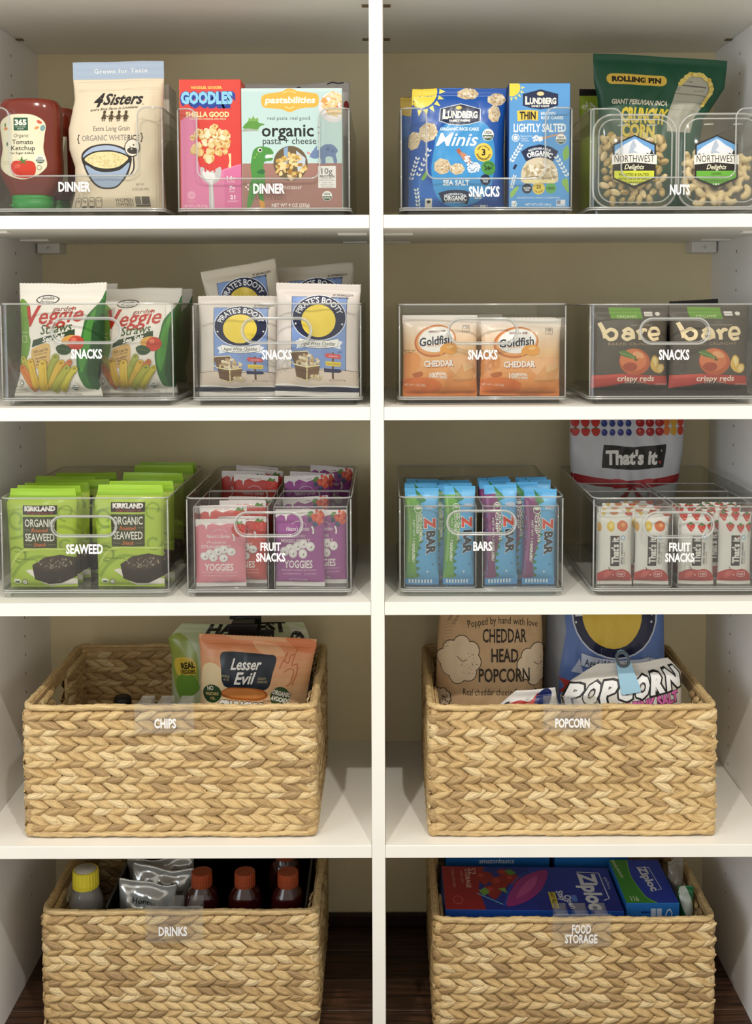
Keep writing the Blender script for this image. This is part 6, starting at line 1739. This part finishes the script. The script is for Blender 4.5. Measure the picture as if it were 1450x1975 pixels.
pouch('large_puff_bag', (1049, 1140, 1302, 1480), 0.155, 'large blue cheddar puff bag with navy round emblem', 'bag', '#8f929a', [
    ('front_panel_print', [Po('#5a76b4', (1082, 1140), (1302, 1140), (1302, 1480), (1072, 1480), (1076, 1300), (1088, 1230))]),
    ('emblem', [El('#cfd6e4', 1192, 1192, 92, 86), El('#151a3c', 1192, 1192, 89, 83), El('#e0bc3e', 1186, 1192, 64, 66), Ln('#dfe3ea', [(1250, 1192), (1262, 1186)], 2), El('#dfe3ea', 1109, 1210, 2.2), El('#dfe3ea', 1270, 1210, 2.2), Arc('#dfe3ea', "PIRATE'S BOOTY", 1190, 1192, 75, 73, 15, 250, 0.02)]),
    ('flavour_banner', [Po('#c3cce0', (1098, 1300), (1116, 1276), (1122, 1300), (1132, 1306)), Po('#c3cce0', (1288, 1284), (1262, 1276), (1258, 1296), (1250, 1302)), Po('#ccd5e8', (1120, 1266), (1160, 1276), (1200, 1279), (1240, 1277), (1262, 1274), (1258, 1298), (1220, 1303), (1180, 1301), (1118, 1290)), Ln('#2a2c3a', [(1120, 1266), (1160, 1276), (1200, 1279), (1240, 1277), (1262, 1274), (1258, 1298), (1220, 1303), (1180, 1301), (1118, 1290)], 1, closed=True), T('#23242c', 'Aged White Cheddar', 1190, 1288, 13, 128, rot=4, b=0.005), T('#3a3a44', 'BAKED', 1176, 1298, 4, 18)]),
    ('size_ribbon', [Po('#b8342c', (1073, 1313), (1095, 1318), (1150, 1318), (1190, 1316), (1190, 1340), (1100, 1342), (1075, 1340), (1086, 1328)), T('#e9dcd8', 'FAMILY SIZE', 1166, 1330, 15, 118, b=0.03)]),
], thick=0.10, style='standup', seal=(0, 0.04), seed=64, wrinkle=0.0015, rough=0.3, z0=ZQ, sil=[(0, -6, -6), (0.5, 0, 0), (1, 10, -10)])
pouch('pink_salt_popcorn_bag', (1104, 1292, 1350, 1500), 0.075, 'white pink salt popcorn bag tilted against the basket wall', 'bag', '#dcd8d0', [
    ('brand_lettering', [T('#f4f4f2', ch, 1124 + 34 * k, 1341 - k * 2.4, 32, 31, b=0.06, rot=-6 + (k % 2) * 3, out='#0f0f10', ow=0.075) for k, ch in enumerate('POPCORN')]),
    ('flavour_lettering', [T('#d96fae', 'HIMALAYAN PINK SALT', 1230, 1366, 18, 216, rot=-4, b=0.05, out='#3a1a2c', ow=0.05)]),
], thick=0.07, seal=(0.03, 0.05), seed=65, wrinkle=0.0014, rough=0.42, roll=-4.5, z0=ZQ + 0.007, sil=[(0, 0, 0), (0.8, -2, 2), (0.9, 22, 2), (1, 80, -24)], top_wave=0.003)
pouch('red_blue_snack_bag', (930, 1338, 1085, 1480), 0.058, 'red, white and blue snack bag peeping over the popcorn basket rim', 'bag', '#d8d4cf', [
    ('front_print', [Bl('#b5302c', (942, 1362), (975, 1354), (1005, 1358), (1022, 1344), (1030, 1352), (1010, 1372), (960, 1376)), Bl('#1b2a63', (1020, 1352), (1034, 1340), (1056, 1338), (1070, 1346), (1060, 1366), (1030, 1372)), El('#101426', 905 + 40, 1360, 6, 4)]),
], thick=0.03, seal=(0.04, 0.05), seed=66, wrinkle=0.002, rough=0.35, roll=-4, z0=ZQ + 0.004, sil=[(0, 0, 0), (0.8, 0, 0), (1, 70, -6)])
# ------------------------------------------------------------------ floor baskets: drinks and food storage
M_JUICE = mat('#3a0f0c', 0.12, spec=0.6)
def bottle(px, ytop, Y, z0, capc, body, label, capw=21, tilt=0):
    s = pxs(Y)
    A = at(px, ytop, Y)
    h = A.z - z0
    root = empty('drink_bottle', (A.x, Y, z0), label, 'bottle', 'bottles in the drinks basket')
    rc = capw * s
    hc = rc * 1.3
    link('bottle_body', lathe_me('bottle_body', [(0.018, 0), (0.026, 0.002), (0.028, 0.010), (0.027, h * 0.45), (0.0283, h * 0.55), (0.0283, h - hc - 0.034), (0.0265, h - hc - 0.020), (0.022, h - hc - 0.008), (rc * 0.86, h - hc), (rc * 0.82, h - hc * 0.5)], 28), body, root)
    n = 48
    vs, fs = [], []
    prof = [(rc * 0.99, h - hc, 0), (rc * 1.0, h - hc * 0.80, 1), (rc * 0.985, h - hc * 0.74, 0), (rc * 0.99, h - hc * 0.70, 1), (rc * 0.97, h - hc * 0.12, 1), (rc * 0.955, h - hc * 0.03, 0), (rc * 0.90, h, 0), (rc * 0.1, h, 0)]
    for r, z, k in prof:
        for i in range(n):
            a = 2 * PI * i / n
            q = r * (1 - (0.035 * (i % 2) if k else 0))
            vs.append((q * math.cos(a), q * math.sin(a), z))
    for i in range(len(prof) - 1):
        for k in range(n):
            l = (k + 1) % n
            fs.append((i * n + k, i * n + l, i * n + n + l, i * n + n + k))
    fs.append(tuple((len(prof) - 1) * n + k for k in range(n)))
    link('cap', mesh_np('cap', vs, fs, False), capc, root)
    return root
ZFL = 0.009
M_LEM = clear_mat('cloudy_bottle', (0.72, 0.72, 0.68, 1), 1.45, 0.08, 0.35, (0.55, 0.54, 0.5, 1))
yb = bottle(165, 1676, 0.155, ZFL, mat('#e2d238', 0.5), M_LEM, 'clear bottle with yellow cap in the drinks basket', 26)
link('cap_disc', lathe_me('cap_disc', [(0.0175, at(165, 1676, 0.155).z - ZFL), (0.0175, at(165, 1676, 0.155).z - ZFL + 0.0006)], 24), mat('#c4bfb0', 0.6), yb)
ORG = mat('#93401f', 0.45)
for px, lab in ((389, 'red juice bottle with orange cap beside the foil pouches'), (472, 'red juice bottle with orange cap between two others'), (555, 'red juice bottle with orange cap beside the basket wall')):
    bottle(px, 1680, 0.165, 0.0112, ORG, M_JUICE, lab)
bottle(550, 1626, 0.255, 0.0112, ORG, M_JUICE, 'red juice bottle with orange cap in the second row')
# smoky tray that holds the juice bottles
s_ = pxs(0.125)
tr0, tr1 = at(206, 1752, 0.125), at(590, 1752, 0.125)
tw = tr1.x - tr0.x
tray = empty('bottle_tray', ((tr0.x + tr1.x) / 2, 0.112, 0.0085), 'dark smoky tray around the juice bottles', 'tray')
M_SMOKE = clear_mat('smoky_plastic', (0.10, 0.10, 0.10, 1), 1.45, 0.08, 0.10, (0.02, 0.02, 0.02, 1))
link('tray_wall', shell_me('tray_wall', tw, 0.225, 0, tr0.z - 0.0085 + 0.004, 0.0025, 0.012), M_SMOKE, tray)
link('tray_rim', tube_me('tray_rim', [(x, y, tr0.z - 0.0045) for x, y in rrect(-tw / 2, tw / 2, 0, 0.225, 0.012, 5)], 0.0016, 6, True), mat('#2a2a2c', 0.2), tray)
def foil(rect, Y, label, txt, seed, roll, z0=0.0112):
    return pouch('drink_pouch', rect, Y, label, 'pouch', '#e2e2de', [('lettering', [T('#2a2a2a', 'Honest', *q, b=0.01, rot=rt) for q, rt in txt])], thick=0.034, seal=(0.03, 0.06), seed=seed, wrinkle=0.002, crumple=0.008, rough=0.2, metal=0.45, roll=roll, z0=z0, top_wave=0.006, group='foil drink pouches')
foil((214, 1712, 330, 1900), 0.150, 'crumpled silver drink pouch lowest in the basket', [((268, 1744, 10, 50), 0)], 70, 2)
foil((230, 1682, 352, 1880), 0.192, 'crumpled silver drink pouch with tilted lettering', [((316, 1717, 10, 44), 8)], 71, 6)
foil((196, 1664, 330, 1860), 0.234, 'crumpled silver drink pouch rising behind the other two', [((270, 1690, 10, 40), 0)], 72, -4)

# food storage boxes: two lie face up on the boxes below
def tilt_box(name, rect, Y, z, depth, hz, tilt, label, colour, arts, roll=0, yaw=0):
    o, sh = carton(name, rect, Y, depth, label, 'box', colour, arts, hz=hz, tilt=tilt, roll=0, yaw=yaw)
    o.location.z = z
    return o
def lie(px, ybot, ytop, Y, L):
    """height of the near edge and lean of a box face L long whose two edges show at ybot and ytop"""
    a = at(px, ybot, Y)
    best = None
    for k in range(400):
        b = at(px, ytop, Y + L * k / 399)
        d = abs(math.hypot(b.y - a.y, b.z - a.z) - L)
        if best is None or d < best[0]:
            best = (d, math.degrees(math.atan2(b.y - a.y, b.z - a.z)))
    return a.z, best[1]
berry = []
rnd = random.Random(31)
for (bx, by, r) in ((940, 1686, 20), (972, 1700, 22), (955, 1720, 20), (1000, 1690, 16), (985, 1676, 14)):
    berry += [Bl('#a3221f', (bx - r, by - r * .3), (bx, by - r * .7), (bx + r, by - r * .3), (bx + r * .5, by + r * .6), (bx, by + r), (bx - r * .5, by + r * .6)), El('#c9433a', bx - r * .3, by - r * .2, r * .35, r * .25)]
ziploc = [
    ('front_print', [R('#15309c', 850, 1660, 1210, 1764), Po('#a81c22', (850, 1660), (945, 1660), (930, 1690), (926, 1720), (934, 1764), (850, 1764)), Gr('#1a3fb4', '#12288a', 1040, 1660, 1210, 1764, 5)]),
    ('berry_picture', berry + [Po('#5f9a3f', (985, 1672), (1000, 1666), (1012, 1676), (998, 1682)), Po('#7fae4a', (925, 1720), (940, 1712), (948, 1724), (934, 1732)), Po('#7fae4a', (965, 1716), (980, 1712), (984, 1726))]),
    ('bag_picture', [Bl('#a8348a', (978, 1756), (990, 1722), (1020, 1688), (1066, 1668), (1080, 1674), (1056, 1716), (1020, 1744)), Ln('#2a5ad0', [(972, 1756), (996, 1706), (1030, 1676), (1070, 1664)], 2.4, True), Bl('#c9559a', (1000, 1738), (1020, 1706), (1054, 1682), (1040, 1712)), Ln('#7fc8e8', [(920, 1726), (970, 1752)], 2)]),
    ('side_lettering', [T('#e9c9c4', '52', 918, 1672, 14, 16, rot=90), T('#e9c9c4', 'STORAGE', 906, 1690, 9, 46, rot=90, b=0.02), T('#d9a9a4', 'GALLON', 894, 1686, 5, 28, rot=90), T('#d9a9a4', 'GALLON SIZE', 876, 1690, 5, 44, rot=90), El('#c9605c', 880, 1742, 10), El('#a81c22', 880, 1742, 8)]),
    ('claim_panel', [R('#e2cf4a', 1068, 1722, 1082, 1760), T('#23240f', 'EASY FILLING', 1075, 1741, 7, 36, rot=90, b=0.03), T('#e9eef8', 'Stay', 1094, 1730, 13, 26, rot=75, b=0.03, sh=0.2), T('#e9eef8', 'Open', 1108, 1744, 13, 32, rot=75, b=0.03, sh=0.2), R('#5f86d8', 1112, 1728, 1124, 1744, 3)]),
    ('brand_lettering', [T('#f2f4fa', 'Ziploc', 1160, 1718, 34, 88, rot=90, b=0.045), Ln('#e9eef8', [(1142, 1672), (1188, 1674), (1190, 1736), (1178, 1740)], 2.4), T('#cfd9f2', 'gallon', 1200, 1698, 7, 28, rot=90)]),
]
zz0, tl0 = lie(1030, 1756, 1672, 0.122, 0.14)
zb = tilt_box('storage_bag_box', (853, 1660, 1210, 1764), 0.122, zz0, 0.05, 0.14, tl0, 'red and blue storage bag box with strawberries, lying tilted', '#1b55b8', ziploc)
zb.rotation_euler[1] = math.radians(0.8)
sand = [
    ('front_print', [R('#1d3fb8', 1204, 1656, 1314, 1740), Po('#3f9a34', (1204, 1656), (1244, 1656), (1238, 1690), (1250, 1728), (1270, 1740), (1204, 1740)), Ln('#7fc850', [(1244, 1656), (1238, 1690), (1250, 1728), (1268, 1740)], 2, True)]),
    ('brand_lettering', [T('#f2f4fa', 'Ziploc', 1272, 1694, 17, 48, rot=80, b=0.04), Ln('#e9eef8', [(1258, 1672), (1284, 1672), (1290, 1714), (1282, 1716)], 1.6), T('#dff0c8', 'SANDWICH', 1216, 1674, 6, 36, rot=80, b=0.02), T('#dff0c8', '116', 1226, 1732, 9, 16, b=0.02)]),
]
zz1, tl1 = lie(1262, 1742, 1658, 0.132, 0.14)
sb_ = tilt_box('storage_bag_box', (1206, 1656, 1312, 1740), 0.132, zz1, zz1 - zz0 + 0.0525, 0.14, tl1, 'green and blue sandwich bag box with recycling mark', '#2a78cc', sand)
# marks on the lower edge of the sandwich box
s2 = pxs(0.132)
wdt = 106 * s2
Gm = [[(-wdt / 2, 0.001, -0.0002), (wdt / 2, 0.001, -0.0002)], [(-wdt / 2, 0.044, -0.0002), (wdt / 2, 0.044, -0.0002)]]
shm = Sheet((1206, 1740, 1314, 1768), Gm, None)
shm.art('edge_marks', sb_, [T('#e9f1fa', 'RECYCLE', 1260, 1759, 4, 20, b=0.02), Ln('#e9f1fa', [(1288, 1757), (1296, 1757), (1299, 1750), (1295, 1746), (1290, 1747), (1286, 1752)], 1.8, closed=True), R('#123a8a', 1236, 1748, 1254, 1750), R('#cfe0f4', 1256, 1745, 1266, 1754), R('#cfe0f4', 1268, 1745, 1278, 1754)], 0.5)
carton('foil_box', (856, 1648, 1062, 1790), 0.290, 0.05, 'plain blue box behind the strawberry box, name along top', 'box', '#1a6bb8', [('front_print', [R('#1a6bb8', 856, 1648, 1062, 1790)]), ('lettering', [T('#e9f1fa', 'amazonbasics', 957, 1660, 9, 70, b=0.01)])], z0=ZFL)
carton('foil_box', (1066, 1652, 1212, 1790), 0.290, 0.05, 'plain blue box beside the sandwich bag box, name lower', 'box', '#1f74c0', [('front_print', [R('#1f74c0', 1066, 1652, 1212, 1790)]), ('lettering', [T('#e9f1fa', 'amazonbasics', 1184, 1676, 9, 74, b=0.01)])], z0=ZFL)
# a lower box carries the two tilted ones
lowx0, lowx1 = at(858, 1763, 0.118).x, at(1306, 1763, 0.118).x
low = link('storage_bag_box', box_me('storage_bag_box', lowx0, lowx1, 0.119, 0.222, ZFL, zz0 - 0.0525, 0.001), mat('#20509c', 0.5))
tag(low, 'lower blue box carrying the two tilted bag boxes', 'box')
link('lid_flap', box_me('lid_flap', lowx0 + 0.004, lowx1 - 0.004, 0.137, 0.205, zz0 - 0.0540, zz0 - 0.0525), mat('#2a5cb0', 0.5), low)
pouch('clear_bag', (1299, 1672, 1331, 1790), 0.19, 'crumpled clear plastic bag beside the sandwich box', 'bag', '#8d8578', [], thick=0.05, seal=(0.03, 0.05), seed=80, crumple=0.005, rough=0.25, z0=ZFL, top_wave=0.005)
pouch('green_bag', (1318, 1722, 1350, 1800), 0.135, 'green and white plastic wrap near the basket wall', 'bag', '#1f6a3c', [('front_print', [Bl('#c9d2c8', (1320, 1726), (1332, 1722), (1342, 1740), (1346, 1766), (1334, 1772), (1322, 1750))])], thick=0.04, seal=(0.03, 0.05), seed=81, wrinkle=0.004, rough=0.3, z0=ZFL)

# ------------------------------------------------------------------ everything packed stays inside what holds it
HOLD = []                                      # (x0, x1, y0, y1, z0, z1) free room, the smaller ones first
for d in (IB, IBR):
    for k, r in d.items():
        r = r[0] if isinstance(r, tuple) else r
        bd = [c for c in r.children if c.name.split('.')[0] == 'body'][0]
        xs, ys = [v.co.x for v in bd.data.vertices], [v.co.y for v in bd.data.vertices]
        HOLD.append((r.location.x + min(xs) + 0.002, r.location.x + max(xs) - 0.002, r.location.y + min(ys) + 0.002, r.location.y + max(ys) - 0.0045, r.location.z, r.location.z + 0.125))
HOLD.append((tray.location.x - tw / 2 + 0.003, tray.location.x + tw / 2 - 0.003, tray.location.y + 0.003, tray.location.y + 0.218, 0, tr0.z))
for b in BINS.values():
    r = b['root']
    HOLD.append((r.location.x - b['W'] / 2 + 0.0028, r.location.x + b['W'] / 2 - 0.0028, b['Yf'] + 0.0028, b['Yf'] + b['D'] - 0.0028, b['z'], b['z'] + b['H']))
for b in BK.values():
    HOLD.append((b['cx'] - b['W'] / 2 + 0.0185, b['cx'] + b['W'] / 2 - 0.0185, b['Yf'] + 0.0185, b['Yf'] + b['D'] - 0.0185, b['z0'], b['z0'] + b['H']))

def extent(o, top=None):
    """world extent; sideways only of what is below the rim"""
    m = np.array(o.matrix_basis)
    n = len(o.data.vertices)
    v = np.empty(n * 3)
    o.data.vertices.foreach_get('co', v)
    w_ = v.reshape(-1, 3) @ m[:3, :3].T + m[:3, 3]
    lo, hi = w_.min(0), w_.max(0)
    if top is not None:
        q = w_[w_[:, 2] < top]
        if len(q):
            lo[0], hi[0] = q[:, 0].min(), q[:, 0].max()
    return lo, hi

packed = {}
for o in list(COL.objects):
    if o.parent is None and o.type == 'MESH' and o.get('category') in ('bag', 'rice bag', 'box', 'snack pack', 'pouch', 'snack bar', 'fruit bar') and o.get('h'):
        lo, hi = extent(o)
        c = (lo + hi) / 2
        for k, h in enumerate(HOLD):
            if h[0] < c[0] < h[1] and h[2] < c[1] < h[3] and h[4] - 0.02 < lo[2] < h[5]:
                if (hi[0] - lo[0]) > (h[1] - h[0]) * 1.3:
                    continue                   # too wide to stand in this one
                packed.setdefault(k, []).append(o)
                break
for k, objs in packed.items():
    h = HOLD[k]
    done = []
    for o in sorted(objs, key=lambda q: q.location.y):
        lo, hi = extent(o, h[5])
        if hi[0] - lo[0] > h[1] - h[0]:
            o.scale.x *= (h[1] - h[0]) / (hi[0] - lo[0]) * 0.998
            lo, hi = extent(o, h[5])
        o.location.x += max(0, h[0] - lo[0]) - max(0, hi[0] - h[1])
        o.location.y += max(0, h[2] - lo[1])
        lo, hi = extent(o)
        flat = abs(o.rotation_euler.x) > 0.6
        if not flat:
            for (plo, phi) in done:            # stand behind what is in front of it
                ov = min(hi[0], phi[0]) - max(lo[0], plo[0])
                if ov > 0.003 and min(hi[2], phi[2]) - max(lo[2], plo[2]) > 0.01:
                    f = 0.92 if ov > 0.3 * (hi[0] - lo[0]) else 0.45
                    need = (plo[1] + phi[1]) / 2 + f * ((phi[1] - plo[1]) + (hi[1] - lo[1])) / 2
                    mv = max(0, need - (lo[1] + hi[1]) / 2)
                    mv = min(mv, max(0, h[3] - hi[1]))
                    o.location.y += mv
                    lo, hi = extent(o)
            done.append((lo, hi))
        o.location.y -= max(0, hi[1] - h[3])
bpy.context.view_layer.update()

# pale blue bag clip
from mathutils.bvhtree import BVHTree
PB = bpy.data.objects['pink_salt_popcorn_bag']
bv = BVHTree.FromPolygons([PB.matrix_basis @ v.co for v in PB.data.vertices], [tuple(p.vertices) for p in PB.data.polygons])
eye = Vector((CX, -CD, CZ))
pc = bv.ray_cast(eye, ray(1216, 1338).normalized())[0]
pt = bv.ray_cast(eye, ray(1214, 1312).normalized())[0]
lean = math.atan2(pt.y - pc.y, pt.z - pc.z)
s_ = pxs(pc.y)
clip = empty('bag_clip', pc + Vector((0, -0.001, 0)), 'pale blue clip with grey ring on the popcorn bag', 'clip')
clip.rotation_euler = (-lean, math.radians(-10), 0)
q = [(-14, 70), (-12, 78), (-6, 84), (0, 86), (6, 84), (12, 78), (14, 70), (16, 40), (21, 4), (19, 0), (-17, 0), (-19, 4), (-16, 40)]
link('paddle', panel_hole_me('paddle', [(x * s_, y * s_) for x, y in q], [(x * s_, y * s_) for x, y in rrect(-8, 8, 56, 78, 7.5, 6)], -0.004, 0.0), mat('#8fb9cf', 0.45), clip)
link('ring', tube_me('ring', [(x * s_, -0.0045, y * s_) for x, y in rrect(-11, 11, 53, 81, 10.5, 8)], 0.0022, 8, True), mat('#4f565c', 0.5), clip)
link('jaw', box_me('jaw', -18 * s_, 20 * s_, 0.0, 0.012, 0, 10 * s_, 0.001), mat('#7fa9c0', 0.45), clip)
